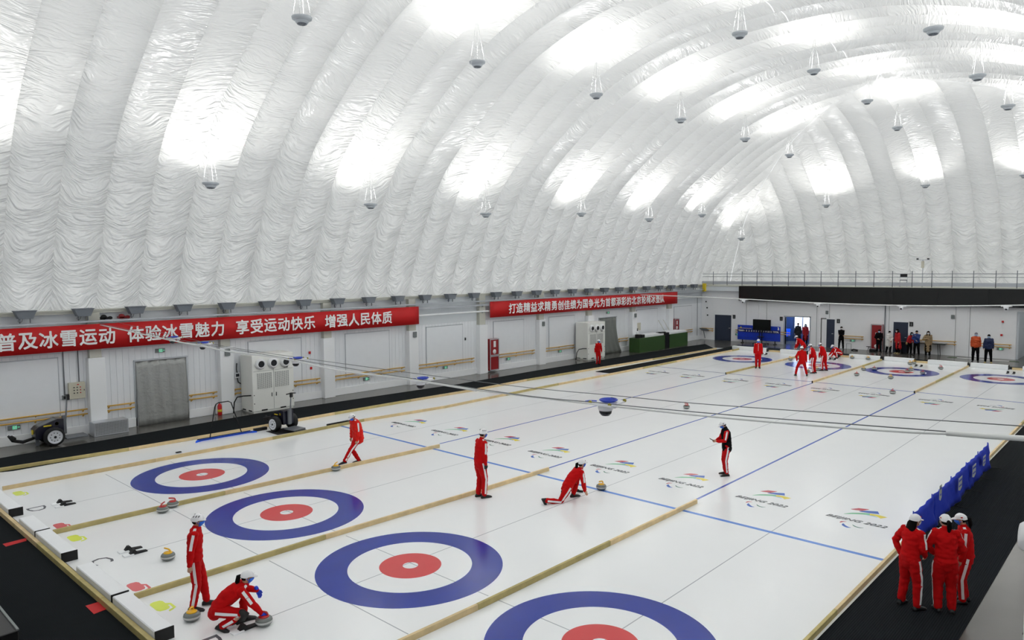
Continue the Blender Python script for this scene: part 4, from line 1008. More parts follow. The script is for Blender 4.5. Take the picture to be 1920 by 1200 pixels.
for a in [(305, 963, 'r', 'red-handled stone by the beam, left one of the touching pair', .6), (324, 953, 'r', 'red-handled stone by the beam, right one of the touching pair', 2.6),
          (315, 1053, 'y', 'yellow-handled stone alone left of the standing near player', 2.0), (360, 1168, 'y', 'yellow-handled stone touching the shoes of the standing near player', 3.9),
          (631, 884, 'y', 'yellow-handled stone at the foot of the leaning man', .4), (1131, 920, 'y', 'yellow-handled stone just released onto the thick blue line', 3.0),
          (1290, 767, 'r', 'red-handled stone alone in the middle of the ice, under the cables', 2.5)]:
    stone(*a)
for px, py, c, lab in [(1484, 676, 'y', 'far yellow stone beside the beam left of the group'), (1517, 699, 'y', 'far yellow stone between the feet of two red players, front one'), (1534, 695, 'y', 'far yellow stone between the feet of the rightmost players, back one'),
                       (1561, 674, 'r', 'far dark stone before the crouching far player'), (1600, 673, 'y', 'far yellow stone before the bumper, right of the crouching far player'), (1630, 675, 'y', 'far yellow stone before the bumper, next to the beam'),
                       (1609, 705, 'r', 'far red stone left below the stone-covered target'), (1622, 695, 'y', 'far yellow stone at the left edge of the stone-covered target'), (1642, 694, 'r', 'far red stone on the left of the blue ring'),
                       (1673, 711, 'y', 'far yellow stone below the stone-covered target'), (1704, 699, 'r', 'far red stone right of the centre of the target, front one'), (1711, 695, 'y', 'far yellow stone right of the centre of the target, back one'),
                       (1709, 684, 'y', 'far yellow stone by the hack, left one of a pair'), (1716, 683, 'y', 'far yellow stone by the hack, right one of a pair'), (1733, 702, 'r', 'far red stone on the right of the blue ring'),
                       (1767, 693, 'r', 'far red stone alone right of the stone-covered target'), (1677, 739, 'r', 'far red stone by the emblem beyond the blue line')]:
    stone(px, py, c, lab, random.uniform(0, 6))

# ---- overhead camera lines across both ends
def cable_line(pts, r, m, lab, name='cable', cat='cable', n=6):
    b = MB(); b.tube(smooth([tuple(p) for p in pts], 6), r, n); return tag(b.build(name, m), lab, cat)
cable_line([(0, 21.9, 4.0), (0, 15.4, 3.83), (0, 10.6, 3.77), (0, 2.6, 3.72), (0, 0, 3.79), (0, -2, 3.88), (0, -4, 4.0), (0, -6.0, 4.12)], .007, 'wire_grey', 'front thin steel wire carrying the hanging cameras over the near ice')
cable_line([(.45, 21.9, 4.05), (.45, 15, 3.78), (.45, 11.47, 3.71), (.45, 3.1, 3.75), (.45, 0, 3.84), (.45, -1.64, 3.9), (.45, -5.2, 4.11), (.45, -6, 4.15)], .006, 'wire_grey', 'rear thin steel wire carrying the hanging cameras over the near ice')
cable_line([(.0, 21.8, 3.95), (.0, 16, 3.78), (.0, 13.4, 3.73), (.0, 12, 3.70), (.0, 9.5, 3.74), (.0, 7, 3.66), (.0, 4.5, 3.70), (.0, 2.7, 3.69)], .022, 'cable_white', 'thick white cable looped along the left half of the near camera wire')
cable_line([(0.02, 2.7, 3.69), (0.02, .2, 3.75), (0.02, -2, 3.83), (0.02, -4, 3.95), (0.02, -5, 4.05), (0.02, -6.0, 4.13)], .012, 'cable_white', 'thin white cable along the right part of the near camera wire')
cable_line([(0.0, -4.6, 4.02), (0.0, -5.2, 4.06), (0.0, -6.0, 4.13)], .03, 'cable_white', 'thick white sleeve on the camera wire at the right picture edge')
def trolley(x, y, z, lab):
    t = thing('hanging_camera', lab, 'camera', (x, y, z), 0, 'cameras hanging over the near ice')
    m = MB(); m.prism([(-.04, -.22), (.5, -.12), (.5, .12), (-.04, .22)], -.012, .012, 2); m.build('carrier_plate', 'cam_white', t)
    m = MB()
    for a in range(3): 
        rr = .10+a*.022; m.tube([(.2+rr*math.cos(k*PI/8), rr*.9*math.sin(k*PI/8), .03+.012*a) for k in range(17)], .012, 6)
    m.tube([(.1, .15, .03), (.05, .25, .03), (.0, .3, .02)], .01, 6); m.build('coiled_cable', 'cam_blue', t)
    m = MB(); m.lathe([(.001, -.19), (.06, -.18), (.095, -.14), (.10, -.10)], (.12, 0, 0), 16); m.build('dome_lens', 'black_gloss', t)
    m = MB(); m.lathe([(.10, -.10), (.115, -.08), (.12, -.02), (.08, -.012)], (.12, 0, 0), 16); m.build('camera_housing', 'cam_white', t)
    m = MB(); m.ell((.36, .02, -.06), (.07, .08, .05), 12, 6); m.build('junction_box', 'cam_white', t)
    for px, py in ((0, .2), (0, -.16), (.46, .12), (.46, -.12)):
        m = MB(); m.cyl((px-.012, py, .02), (px+.012, py, .02), .028, 10); m.build('roller', 'brass', t)
    t.scale = (1, 1, 1) if y < 1 else (.78, .78, .85)
    return t
for y, z, l_ in ((.0, 3.78, 'blue and white dome camera hanging over the ice, nearest and largest'), (4.35, 3.71, 'blue and white dome camera hanging in front of the left wall handrails'), (8.9, 3.75, 'dome camera hanging in front of the near white air unit'), (13.85, 3.8, 'dome camera hanging just below the long banner'), (15.9, 3.84, 'dome camera hanging in front of the long banner characters')):
    trolley(-.0, y, z-.02, l_)
cable_line([(TEE, 21.5, 3.98), (TEE, 17, 3.93), (TEE, 13.87, 3.86), (TEE, 9.2, 3.74), (TEE, 4.7, 3.72), (TEE, -.07, 3.86), (TEE, -5.9, 4.2)], .03, 'cable_white', 'white cable stretched across the hall in front of the long black screen')
for y, z, l_ in ((13.87, 3.82, 'leftmost'), (9.22, 3.7, 'second from left'), (4.74, 3.69, 'third from left'), (-.07, 3.82, 'rightmost')):
    t = thing('far_camera', 'small white dome camera on the far cable before the black screen, '+l_, 'camera', (TEE, y, z), 0, 'cameras on the far cable')
    m = MB(); m.box((-.08, -.22, -.03), (.3, .22, .03), .01); m.build('carrier_plate', 'cam_white', t); m = MB(); m.lathe([(.001, -.22), (.09, -.18), (.11, -.1), (.13, -.03), (.1, -.02)], n=12); m.build('camera_housing', 'cam_white', t); m = MB(); m.ell((-.06, 0, -.15), (.06, .06, .05), 10, 6); m.build('dome_lens', 'black_gloss', t)

# ---- blue cloth barrier at the right border
t = thing('cloth_barrier', 'long low blue cloth barrier standing along the right border', 'barrier', (0, 0, 0))
segs = [(7.55, 9.15), (9.15, 12.7), (12.7, 15.6)]
for k, (a, b_) in enumerate(segs):
    m = MB(); n = int((b_-a)/.12); rows = []
    for i in range(n+1):
        x = a+(b_-a)*i/n; row = []
        for j in range(6):
            z = .04+.68*j/5; sag = .05*math.sin(PI*i/n)*(j == 0)+.0
            row.append((x, -2.56-.02*math.sin(x*5+j)*(1-j/5)-.015*math.sin(x*11+j*2)-(.72-z)*.08, z+(.03*math.sin(x*3.1+1) if j == 0 else 0)-(.02*math.sin(PI*i/n) if j == 5 else 0)))
        rows.append(m._av(row))
    for p, q in zip(rows, rows[1:]):
        for j in range(5): m._af((p+j, q+j, q+j+1, p+j+1), True)
    o = m.build('cloth_panel', 'blue_cloth', t); sd = o.modifiers.new('thick', 'SOLIDIFY'); sd.thickness = .012
for k, x in enumerate((7.6, 9.15, 11., 12.7, 14.2, 15.58)):
    m = MB(); m.cyl((x, -2.53, 0), (x, -2.53, .74), .014, 6); m.build('post', 'cam_blue', t)
    m = MB(); m.tube([(x, -2.5, .01), (x+.04, -2.7, .02), (x+.06, -2.9, .008)], .012, 6); m.build('foot', 'dark_rubber', t)
mat('decal_pale', (196, 200, 190), .6, noise=.12, nscale=30)
for (px, py), (w, h) in zip(((1763, 924), (1800, 907), (1826, 883), (1845, 864)), ((.22, .36), (.4, .34), (.42, .34), (.36, .3))):
    p = at(px, py, 1, -2.66); m = MB()
    m.prism([(p.x-w/2, p.z-h/2+.05), (p.x, p.z-h/2), (p.x+w/2, p.z-h/2+.05), (p.x+w/2, p.z+h/2), (p.x-w/2, p.z+h/2)], -2.668, -2.664, 1); m.build('printed_patch', 'decal_pale', t)
    m = MB(); m.box((p.x-w/2+.04, -2.672, p.z+h/2-.1), (p.x+w/2-.04, -2.668, p.z+h/2-.05)); m.box((p.x-w/2+.06, -2.672, p.z-.06), (p.x+w/2-.06, -2.668, p.z-.02)); m.build('patch_print', 'cam_blue', t)

# ---- resurfacing carts
def cart(loc, rz, lab):
    t = thing('ice_cart', lab, 'cart', loc, rz)
    for s_ in (-1, 1):
        m = MB(); m.lathe([(.17, -.09), (.22, -.115), (.265, -.09), (.275, -.04), (.275, .04), (.265, .09), (.22, .115), (.17, .09)], (0, s_*.36, .275), 28, 1); w_ = m.build('tyre', 'dark_rubber', t)
        m = MB(); m.lathe([(.001, s_*.10), (.05, s_*.12), (.10, s_*.104), (.18, s_*.106), (.195, s_*.124), (.195, s_*.05)], (0, s_*.36, .275), 28, 1); m.build('rim', 'rim_white', w_)
        m = MB(); m.lathe([(.001, s_*.135), (.035, s_*.13), (.035, s_*.09)], (0, s_*.36, .275), 12, 1)
        for k in range(9):
            a = k*2*PI/9; m.cyl((.12*math.cos(a), s_*.4+s_*.055, .275+.12*math.sin(a)), (.12*math.cos(a), s_*.4+s_*.075, .275+.12*math.sin(a)), .014, 6)
        m.build('hub', 'dark_hole', w_)
    m = MB(); m.prism([(-.30, .25), (.42, .22), (.44, .5), (.36, .58), (-.14, .76), (-.3, .74)], -.22, .22, 1); m.build('body', 'machine_navy', t)
    m = MB(); m.prism([(.32, .585), (-.1, .735), (-.1, .75), (.32, .60)], -.16, .16, 1); m.build('top_panel', 'grey_steel', t)
    for s_ in (-1, 1):
        m = MB(); m.box((.02, s_*.222-.003, .57), (.22, s_*.222+.003, .61)); m.lathe([(.001, 0), (.05, .0)], (-.12, s_*.226, .62), 12, 1); m.build('decal', 'decal_yellow', t)
    m = MB(); m.cyl((.44, 0, .42), (.47, 0, .42), .07, 14); m.build('front_lamp', 'decal_yellow', t)
    m = MB(); m.box((.3, -.05, .1), (.38, .05, .3), .01); m.cyl((.34, -.03, .06), (.34, .03, .06), .06, 12); m.build('front_caster', 'grey_steel', t)
    m = MB(); m.tube([(.4, 0, .25), (.7, 0, .18), (.95, 0, .26), (1.05, 0, .42)], [.04, .05, .045, .03], 8); m.box((.9, -.2, .3), (.96, .2, .38), .01); m.build('front_arm', 'dark_rubber', t)
    m = MB(); m.box((-.42, -.06, .25), (-.32, .06, .8), .01); m.tube([(-.38, 0, .3), (-.44, 0, .9), (-.48, 0, 1.38)], .022, 8); m.build('handle_column', 'grey_steel', t)
    m = MB(); m.tube([(-.48, -.2, 1.38), (-.5, 0, 1.40), (-.48, .2, 1.38)], .02, 8); m.box((-.54, -.05, 1.25), (-.46, .05, 1.42), .01); m.build('handlebar', 'black_plastic', t)
    m = MB(); m.box((-.95, -.25, .1), (-.35, .25, .15), .01); m.build('rear_plate', 'grey_steel', t)
    return t
c_ = cart((-1.75, 21.68, -.01), PI, 'dark blue two-wheeled ice cart with white rims by the left wall'); c_.scale = (1.15,)*3
cart((4.62, 17.55, .012), PI/2+.12, 'upright two-wheeled ice cart with thick black tyres standing on the ice edge')
b = MB(); b.box((4.05, 16.95, 0.0), (5.2, 17.8, .01), .002); tag(b.build('rubber_pad', 'dark_rubber'), 'dark rubber pad under the two-wheeled cart on the ice', 'mat')
# ---- blue mop frame
t = thing('mop_frame', 'long blue ice mop with tall black handle frame leaning by the left beam', 'mop', (0, 0, 0))
p0, p1 = Vector((1.62, 18.08, .01)), Vector((3.72, 18.02, .01))
m = MB(); d_ = (p1-p0).normalized(); nn = Vector((-d_.y, d_.x, 0))
m.prism([(p0.x-.05, p0.y-.1), (p0.x+.1, p0.y+.12), (p1.x-.1, p1.y+.12), (p1.x+.05, p1.y-.1), (p1.x-.25, p1.y+.02), (p0.x+.25, p0.y+.02)], .002, .05); m.build('mop_cloth', 'blue_paint', t)
m = MB(); m.cyl((p0.x+.1, p0.y+.1, .06), (p1.x-.1, p1.y+.1, .06), .015, 6); m.cyl((p0.x+.1, p0.y-.04, .05), (p1.x-.1, p1.y-.04, .05), .01, 6); m.build('crossbar', 'dark_rubber', t)
m = MB(); m.tube([(2.15, 18.15, .05), (2.45, 18.35, 1.08), (2.5, 18.36, 1.16), (2.6, 18.37, 1.2), (2.95, 18.37, 1.2), (3.05, 18.36, 1.14), (3.3, 18.15, .05)], .018, 7); m.build('handle_frame', 'dark_rubber', t)
b = MB(); b.box((3.72, 18.0, .002), (4.6, 18.14, .12), .01); tag(b.build('black_case', 'black_plastic'), 'long black case lying along the beam left of the two-wheeled cart', 'case') if 0 else None
b = MB(); b.box((3.75, 18.05, .002), (4.25, 18.17, .11), .01); tag(b.build('black_case', 'black_plastic'), 'black case lying by the beam left of the two-wheeled cart', 'case')
b = MB(); b.box((5.9, 16.62, .002), (6.95, 16.72, .13), .004); o = tag(b.build('rubber_strip', 'dark_rubber'), 'dark rubber strip lying beside the inner left beam', 'strip')
b = MB(); b.box((.55, 17.05, .002), (.72, 17.15, .03), .01); tag(b.build('small_block', 'dark_rubber'), 'tiny dark block on the practice strip above the fourth near target', 'block')
# dark cabinet with pale rim, bottom-left corner
t = thing('dark_cabinet', 'dark cabinet with thin pale rim in the bottom left corner', 'cabinet', (-8, 5.25, -.006)); b = MB(); b.box((0, 0, 0), (1.55, 8, .88), .01); b.build('body', 'black_plastic', t); b = MB(); b.box((1.53, 0, .88), (1.56, 8, .9)); b.build('rim', 'sign_grey', t)
# ================================================================ PEOPLE
mat('skin', (196, 150, 124), .55); mat('hair_black', (8, 7, 7), .85, spec=.15, bump=.5, bscale=60, stretch=(1, 1, .15))
mat('track_red', (196, 5, 10), .85, spec=.2, noise=.05, nscale=9, bump=.35, bscale=14)
mat('track_trousers', (188, 4, 10), .85, spec=.2, noise=.05, nscale=9, bump=.35, bscale=12)
mat('puffer_red', (222, 24, 10), .7, spec=.25, bump=.8, bscale=16, stretch=(1, 1, 3))
mat('stripe_white', (238, 238, 240), .6); mat('cap_white', (240, 240, 242), .6); mat('mask_blue', (36, 110, 226), .6); mat('mask_pale', (176, 208, 238), .6); mat('mask_white', (232, 236, 240), .6)
mat('shoe_black', (14, 14, 17), .5); mat('cloth_black', (10, 10, 13), .9, spec=.15, bump=.4, bscale=14); mat('glove_blue', (24, 74, 220), .6); mat('glove_black', (16, 16, 18), .6)
mat('coat_white', (232, 231, 226), .6, bump=.6, bscale=9, stretch=(1, 1, 2.5)); mat('coat_red', (186, 14, 22), .6, bump=.4, bscale=12); mat('coat_tan', (146, 124, 92), .7, bump=.3, bscale=12)
mat('jacket_orange', (206, 82, 34), .6, bump=.4, bscale=12); mat('jacket_blue', (24, 52, 116), .55, bump=.4, bscale=12); mat('jacket_navy', (22, 38, 78), .6, bump=.4, bscale=12); mat('bag_brown', (150, 122, 84), .7)
mat('purple_cloth', (104, 34, 130), .7); mat('cap_grey', (112, 110, 124), .7); mat('eye_dark', (20, 16, 14), .3); mat('coat_dark', (26, 24, 26), .7, bump=.4, bscale=12)
mat('shoe_tan', (176, 160, 110), .6)

def remesh(mb, vox, name, m, parent, sm=2, disp=0.0, seed=0):
    me = bpy.data.meshes.new(name); me.from_pydata([tuple(v) for v in mb.v], [], mb.f)
    bm = bmesh.new(); bm.from_mesh(me); bmesh.ops.recalc_face_normals(bm, faces=bm.faces); bm.to_mesh(me); bm.free()
    o = bpy.data.objects.new(name, me); COL.objects.link(o)
    r = o.modifiers.new('r', 'REMESH'); r.mode = 'VOXEL'; r.voxel_size = vox; r.use_smooth_shade = True
    s = o.modifiers.new('s', 'SMOOTH'); s.factor = .5; s.iterations = sm
    dg = bpy.context.evaluated_depsgraph_get(); me2 = bpy.data.meshes.new_from_object(o.evaluated_get(dg)); bpy.data.objects.remove(o); bpy.data.meshes.remove(me)
    me2.materials.clear(); me2.materials.append(M(m)); me2.name = name
    if disp > 0:
        import mathutils
        n = [v.normal.copy() for v in me2.vertices]
        for v, nn in zip(me2.vertices, n):
            p = v.co*9+Vector((seed, seed*.7, 0)); p.z *= 1.8
            v.co += nn*disp*mathutils.noise.noise(p)
    return link(name, me2, parent)
def ik(a, b, l1, l2, pole):
    """joint between a and b with segment lengths l1, l2, bent towards pole"""
    a, b, pole = Vector(a), Vector(b), Vector(pole); d = b-a; L_ = d.length
    if L_ > (l1+l2)*.998: b = a+d*((l1+l2)*.998/L_); d = b-a; L_ = d.length
    u = d/L_; x = (l1*l1-l2*l2+L_*L_)/(2*L_); h = math.sqrt(max(0, l1*l1-x*x)); p = pole-u*pole.dot(u); p.normalize()
    return a+u*x+p*h, b
def basis(fwd, up):
    f = Vector(fwd).normalized(); u = Vector(up); s = u.cross(f).normalized(); u = f.cross(s)
    return Matrix((f, s, u)).transposed()     # columns forward, left, up

def person(loc, yaw, H=1.65, label='', look=None, **k):
    g = lambda n, d: k.get(n, d)
    S = H/1.70; vox = g('vox', .012); P = lambda x, y, z: Vector((x, y, z))
    t = thing('person', label, 'person', (loc[0], loc[1], g('z', 0.0)), math.radians(yaw), g('group', None))
    t.scale = (S, S, S)
    pel = P(*g('pelvis', (0, 0, .955))); lean = math.radians(g('lean', 3)); side = math.radians(g('side', 0)); tw = math.radians(g('twist', 0)); bend = math.radians(g('bend', 6))
    up1 = P(math.sin(lean), math.sin(side), math.cos(lean)).normalized(); up2 = P(math.sin(lean+bend), math.sin(side), math.cos(lean+bend)).normalized()
    mid = pel+up1*.22; chest = mid+up2*.20; nk = chest+up2*.12; 
    lat = P(-math.sin(tw), math.cos(tw), 0); plat = P(0, 1, 0)
    hy = math.radians(g('head_yaw', 0)); hp = math.radians(g('head_pitch', 0))
    hup = (up2*.35+P(0, 0, 1)).normalized()
    hf = P(math.cos(hp)*math.cos(hy), math.cos(hp)*math.sin(hy), math.sin(hp)); 
    upn = P(-math.sin(hp)*math.cos(hy), -math.sin(hp)*math.sin(hy), math.cos(hp))
    HB_ = basis(hf, upn)
    neck_top = nk+hup*.075+P(.012, 0, 0); head = neck_top+HB_ @ P(.022, 0, .085)
    shL = nk-up2*.055+lat*.165; shR = nk-up2*.055-lat*.165
    hipL = pel+plat*.085-up1*.02; hipR = pel-plat*.085-up1*.02
    hands = g('hands', ((.05, .27, .80), (.05, -.27, .80))); feet = g('feet', ((.02, .11, .075), (.02, -.11, .075))); fyaw = g('foot_yaw', (10, -10)); fpitch = g('foot_pitch', (0, 0))
    ep = g('elbow', ((-1, .5, -.3), (-1, -.5, -.3))); kp = g('knee', ((1, .15, .1), (1, -.15, .1)))
    eL, hL = ik(shL, hands[0], .285, .255, ep[0]); eR, hR = ik(shR, hands[1], .285, .255, ep[1])
    kL, fL = ik(hipL, feet[0], .44, .43, kp[0]); kR, fR = ik(hipR, feet[1], .44, .43, kp[1])
    puff = g('puff', 1.0)*1.07; style = g('style', 'track')
    # ---- body: one continuous skin surface
    b = MB()
    b.ell(head, (.093, .075, .112), 18, 12, HB_)
    b.ell(head+HB_ @ P(.025, 0, -.055), (.062, .055, .062), 12, 8, HB_)
    b.ell(head+HB_ @ P(.098, 0, -.012), (.016, .012, .022), 8, 6, HB_)
    b.tube([head+HB_ @ P(.088, 0, .02), head+HB_ @ P(.104, 0, -.022)], [.008, .013], 6, round_=1)
    b.tube([head+HB_ @ P(.083, .022, -.052), head+HB_ @ P(.09, 0, -.05), head+HB_ @ P(.083, -.022, -.052)], .008, 6, round_=1)
    for s_ in (-1, 1): b.ell(head+HB_ @ P(-.005, s_*.076, -.01), (.02, .011, .032), 8, 6, HB_)
    b.tube([nk-up2*.05, nk+up2*.02, neck_top, head+HB_ @ P(-.01, 0, -.03)], [.055, .05, .049, .05], 12, round_=2)
    b.tube([pel-up1*.06, pel+up1*.05, mid, chest, nk-up2*.02], [(.13, .09), (.13, .085), (.115, .085), (.13, .095), (.10, .06)], 14, side=plat, round_=3)
    for sh, e, h in ((shL, eL, hL), (shR, eR, hR)):
        b.tube([nk-up2*.05, sh, e, h], [.05, .045, .035, .026], 10, round_=2)
    for hp_, kn, ft in ((hipL, kL, fL), (hipR, kR, fR)): b.tube([hp_, hp_+(kn-hp_)*.3, kn, kn+(ft-kn)*.3, ft], [.075, .075, .05, .052, .035], 10, round_=2)
    hdirs = []
    curl = g('curl', (.5, .5))
    for s_, e, h, hd in ((1, eL, hL, g('hand_dir', (None, None))[0]), (-1, eR, hR, g('hand_dir', (None, None))[1])):
        d = Vector(hd).normalized() if hd else (h-e).normalized()
        ax = P(0, 1, 0)*s_ if abs(d.y) < .85 else P(0, 0, 1); pn = (ax-d*ax.dot(d)).normalized()   # back of the hand
        sd = d.cross(pn).normalized(); hdirs.append((h, d, pn, sd))
        b.tube([h-d*.02, h+d*.03, h+d*.075], [(.022, .02), (.034, .017), (.038, .015)], 10, side=sd, round_=2)
        cu = curl[0 if s_ > 0 else 1]
        for q, (off, ln) in enumerate(((-.029, .068), (-.010, .078), (.010, .073), (.028, .056))):
            b0 = h+d*.07+sd*off*1.0; a1 = cu*.9; a2 = cu*1.9
            p1 = b0+(d*math.cos(a1)-pn*math.sin(a1))*ln*.5; p2 = p1+(d*math.cos(a2)-pn*math.sin(a2))*ln*.55
            b.tube([b0-d*.015, b0, p1, p2], [.0095, .0092, .0085, .007], 7, round_=1)
        ths = -1 if g('thumb_in', True) else 1
        fw_ = sd*(1 if sd.x > 0 else -1) if abs(sd.x) > .3 else sd
        b.tube([h+d*.015+fw_*.02, h+d*.045+fw_*.045-pn*.008, h+d*.075+fw_*.05-pn*.02], [.012, .0105, .008], 7, round_=1)
    body = remesh(b, min(vox, .009), 'body', 'skin', t, sm=1)
    # eyes
    m = MB()
    for s_ in (-1, 1): m.ell(head+HB_ @ P(.083, s_*.031, .014), (.010, .013, .006), 8, 6, HB_)
    m.build('eyes', 'eye_dark', t)
    # ---- trousers
    tm = g('trousers', 'track_trousers')
    b = MB()
    b.tube([pel-up1*.10, pel-up1*.02, pel+up1*.07], [(.15, .12), (.168, .125), (.145, .105)], 16, side=plat, round_=3)
    w = g('leg_w', 1.0)*1.16
    for hp_, kn, ft in ((hipL, kL, fL), (hipR, kR, fR)):
        b.tube([hp_, hp_+(kn-hp_)*.35, kn, kn+(ft-kn)*.4, ft+(kn-ft)*.08], [.092*w, .09*w, .070*w, .064*w, .056*w], 12, round_=2)
    if tm: trou = remesh(b, vox, 'trousers', tm, t, disp=.012, seed=len(label))
    # ---- jacket
    jm = g('jacket', 'track_red'); b = MB(); hem = g('hem', .08)
    pts = [mid-up1*(.14+hem), mid-up1*.12, mid, chest, nk-up2*.06]; rs = [(.165*puff, .13*puff), (.16*puff, .125*puff), (.152*puff, .122*puff), (.175*puff, .128*puff), (.145*puff, .10*puff)]
    if hem > .3:
        down = P(0, 0, -1)*.6+up1*-.4; pts = [pel-up1*(hem-.12), pel-up1*(hem-.12)*.5]+pts[1:]; rs = [(.20*puff, .165*puff), (.18*puff, .145*puff)]+rs[1:]
    b.tube(pts, rs, 18, side=plat*.6+lat*.4, round_=3)
    b.tube([nk-up2*.07, nk-up2*.0, nk+up2*.045], [(.13*puff, .09), (.085, .075), (.066, .064)], 14, side=lat, round_=1)
    for sh, e, h in ((shL, eL, hL), (shR, eR, hR)):
        b.ell(sh, (.072*puff,)*3, 12, 8)
        b.tube([nk-up2*.06, sh, sh+(e-sh)*.5, e, e+(h-e)*.5, h-(h-e)*.04], [.07, .073*puff, .067*puff, .063*puff, .056*puff, .044], 12, round_=2)
    jac = remesh(b, vox, 'coat' if hem > .3 else 'jacket', jm, t, disp=.014 if puff < 1.1 else .02, seed=len(label)*3)
    # ---- vest over the jacket
    if g('vest', None):
        b = MB(); b.tube([mid-up1*.30, mid-up1*.12, mid, chest, nk-up2*.05], [(.19, .155), (.18, .15), (.175, .148), (.20, .155), (.15, .12)], 18, side=lat, round_=3)
        b.tube([nk-up2*.07, nk+up2*.05], [(.13, .10), (.085, .08)], 14, side=lat, round_=1)
        for sh in (shL, shR): b.ell(sh-(sh-nk)*.18, (.085, .085, .085), 12, 8)
        vo = remesh(b, vox, 'vest', g('vest', None), t, disp=.012)
    # ---- shoes
    for ft, kn, fy_, fp_, nm_ in ((fL, kL, fyaw[0], fpitch[0], 'l'), (fR, kR, fyaw[1], fpitch[1], 'r')):
        a = math.radians(fy_); pt = math.radians(fp_); f_ = P(math.cos(a)*math.cos(pt), math.sin(a)*math.cos(pt), math.sin(pt)); u_ = P(-math.cos(a)*math.sin(pt), -math.sin(a)*math.sin(pt), math.cos(pt))
        m = MB(); B_ = basis(f_, u_); o_ = ft-u_*.075
        sec = [(-.085, .032, .055, .04), (-.06, .043, .088, .05), (0, .047, .10, .05), (.06, .05, .082, .042), (.12, .054, .066, .036), (.175, .048, .05, .028), (.21, .03, .03, .02)]
        rings = []
        for x, w2, hh, zc in sec:
            rings.append(m._av([o_+B_ @ P(x, w2*math.cos(q*PI/6)*(1.08 if math.sin(q*PI/6) < 0 else .92), max(0.0, hh*.5+hh*.5*math.sin(q*PI/6)*1.0)) for q in range(12)]))
        for r0, r1 in zip(rings, rings[1:]):
            for q in range(12): m._af((r0+q, r0+(q+1) % 12, r1+(q+1) % 12, r1+q), True)
        m._af([rings[0]+q for q in range(12)][::-1]); m._af([rings[-1]+q for q in range(12)])
        m.tube([o_+B_ @ P(-.02, 0, .06), o_+B_ @ P(-.015, 0, .10)], [.045, .042], 10, round_=1)
        m.build('shoe', g('shoes', 'shoe_black'), t)
    # ---- headwear, hair, mask
    R = HB_
    hat = g('hat', 'cap')
    if hat in ('cap', 'helmet', 'beanie'):
        m = MB(); rings = []; rx, ry, rz = (.112, .094, .098) if hat == 'cap' else (.118, .102, .108) if hat == 'helmet' else (.104, .088, .10)
        for j in range(8):
            a = PI/2*j/7.2; rr = math.cos(a)
            rings.append(m._av([head+R @ P(-.008+rx*rr*math.cos(2*PI*q/20), ry*rr*math.sin(2*PI*q/20), .022+rz*math.sin(a)+(-.02 if math.cos(2*PI*q/20) < 0 else 0)*rr) for q in range(20)]))
        for r0, r1 in zip(rings, rings[1:]):
            for q in range(20): m._af((r0+q, r0+(q+1) % 20, r1+(q+1) % 20, r1+q), True)
        m._af([rings[-1]+q for q in range(20)]); cm = g('cap_mat', 'cap_white'); co = m.build('cap' if hat != 'helmet' else 'helmet', cm, t)
        if hat != 'beanie':
            L_ = .075 if hat == 'cap' else .045; m = MB(); top = []; bot = []
            for i in range(9):
                a = -1.0+2.0*i/8; x0, y0 = .104*math.cos(a*.95)-.008, .09*math.sin(a*.95)
                e_ = L_*math.cos(a*1.4); top.append((R, x0, y0, e_))
            i0 = m._av([head+R @ P(x, y, .028) for _, x, y, e in top]); i1 = m._av([head+R @ P(x+e, y*1.0, .028-.020*(e/L_)+.006) for _, x, y, e in top])
            i2 = m._av([head+R @ P(x, y, .020) for _, x, y, e in top]); i3 = m._av([head+R @ P(x+e, y*1.0, .020-.020*(e/L_)+.003) for _, x, y, e in top])
            for i in range(8):
                m._af((i0+i, i1+i, i1+i+1, i0+i+1), True); m._af((i2+i+1, i3+i+1, i3+i, i2+i), True); m._af((i1+i, i3+i, i3+i+1, i1+i+1))
            m.build('brim', cm, co)
            if hat == 'cap':
                m = MB(); 
                for i in range(4): m.box((0, 0, 0), (0, 0, 0)) if 0 else None
                m.quad(*[head+R @ P(.108, y, z) for y, z in ((-.018, .055), (.018, .055), (.016, .078), (-.016, .078))]); ek = 'red_banner' if 'red_flag' in k else 'glove_black'; m.build('emblem', ek, co); m = MB()
                m.quad(head+R @ P(-.035, .0925, .045), head+R @ P(.0, .0955, .045), head+R @ P(.0, .090, .068), head+R @ P(-.035, .088, .068)); m.build('emblem', ek, co)
            else:
                m = MB()
                for s_ in (-1, 1):
                    for q in range(3): m.tube([head+R @ P(-.07+q*.045, s_*.075, .085), head+R @ P(-.055+q*.045, s_*.06, .106)], [.008, .006], 6, round_=1)
                m.build('vents', 'glove_black', co)
    hair = g('hair', 'short')
    if hair:
        m = MB()
        if hair == 'short' or hat: m.ell(head+R @ P(-.018, 0, .005), (.088, .083, .085), 16, 10, R)
        if not hat: m.ell(head+R @ P(-.012, 0, .035), (.102, .087, .093), 18, 12, R)
        if hair == 'pony': m.tube([head+R @ P(-.09, 0, .02), head+R @ P(-.14, 0, .0), head+R @ P(-.15, 0, -.09), head+R @ P(-.12, 0, -.2)], [.03, .042, .04, .012], 10, round_=2)
        if hair == 'long':
            m.tube([head+R @ P(-.04, 0, .06 if not hat else -.03), head+R @ P(-.06, 0, -.07), head+R @ P(-.08, 0, -.16), head+R @ P(-.09, .0, -.28)], [(.085, .06), (.10, .06), (.105, .05), (.07, .03)], 14, side=R @ P(0, 1, 0), round_=3)
            if not hat:
                for s_ in (-1, 1): m.tube([head+R @ P(.03, s_*.075, .05), head+R @ P(.04, s_*.088, -.06), head+R @ P(.05, s_*.08, -.2)], [.022, .03, .02], 8, round_=2)
        m.build('hair', 'hair_black', t)
    mk = g('mask', 'mask_blue')
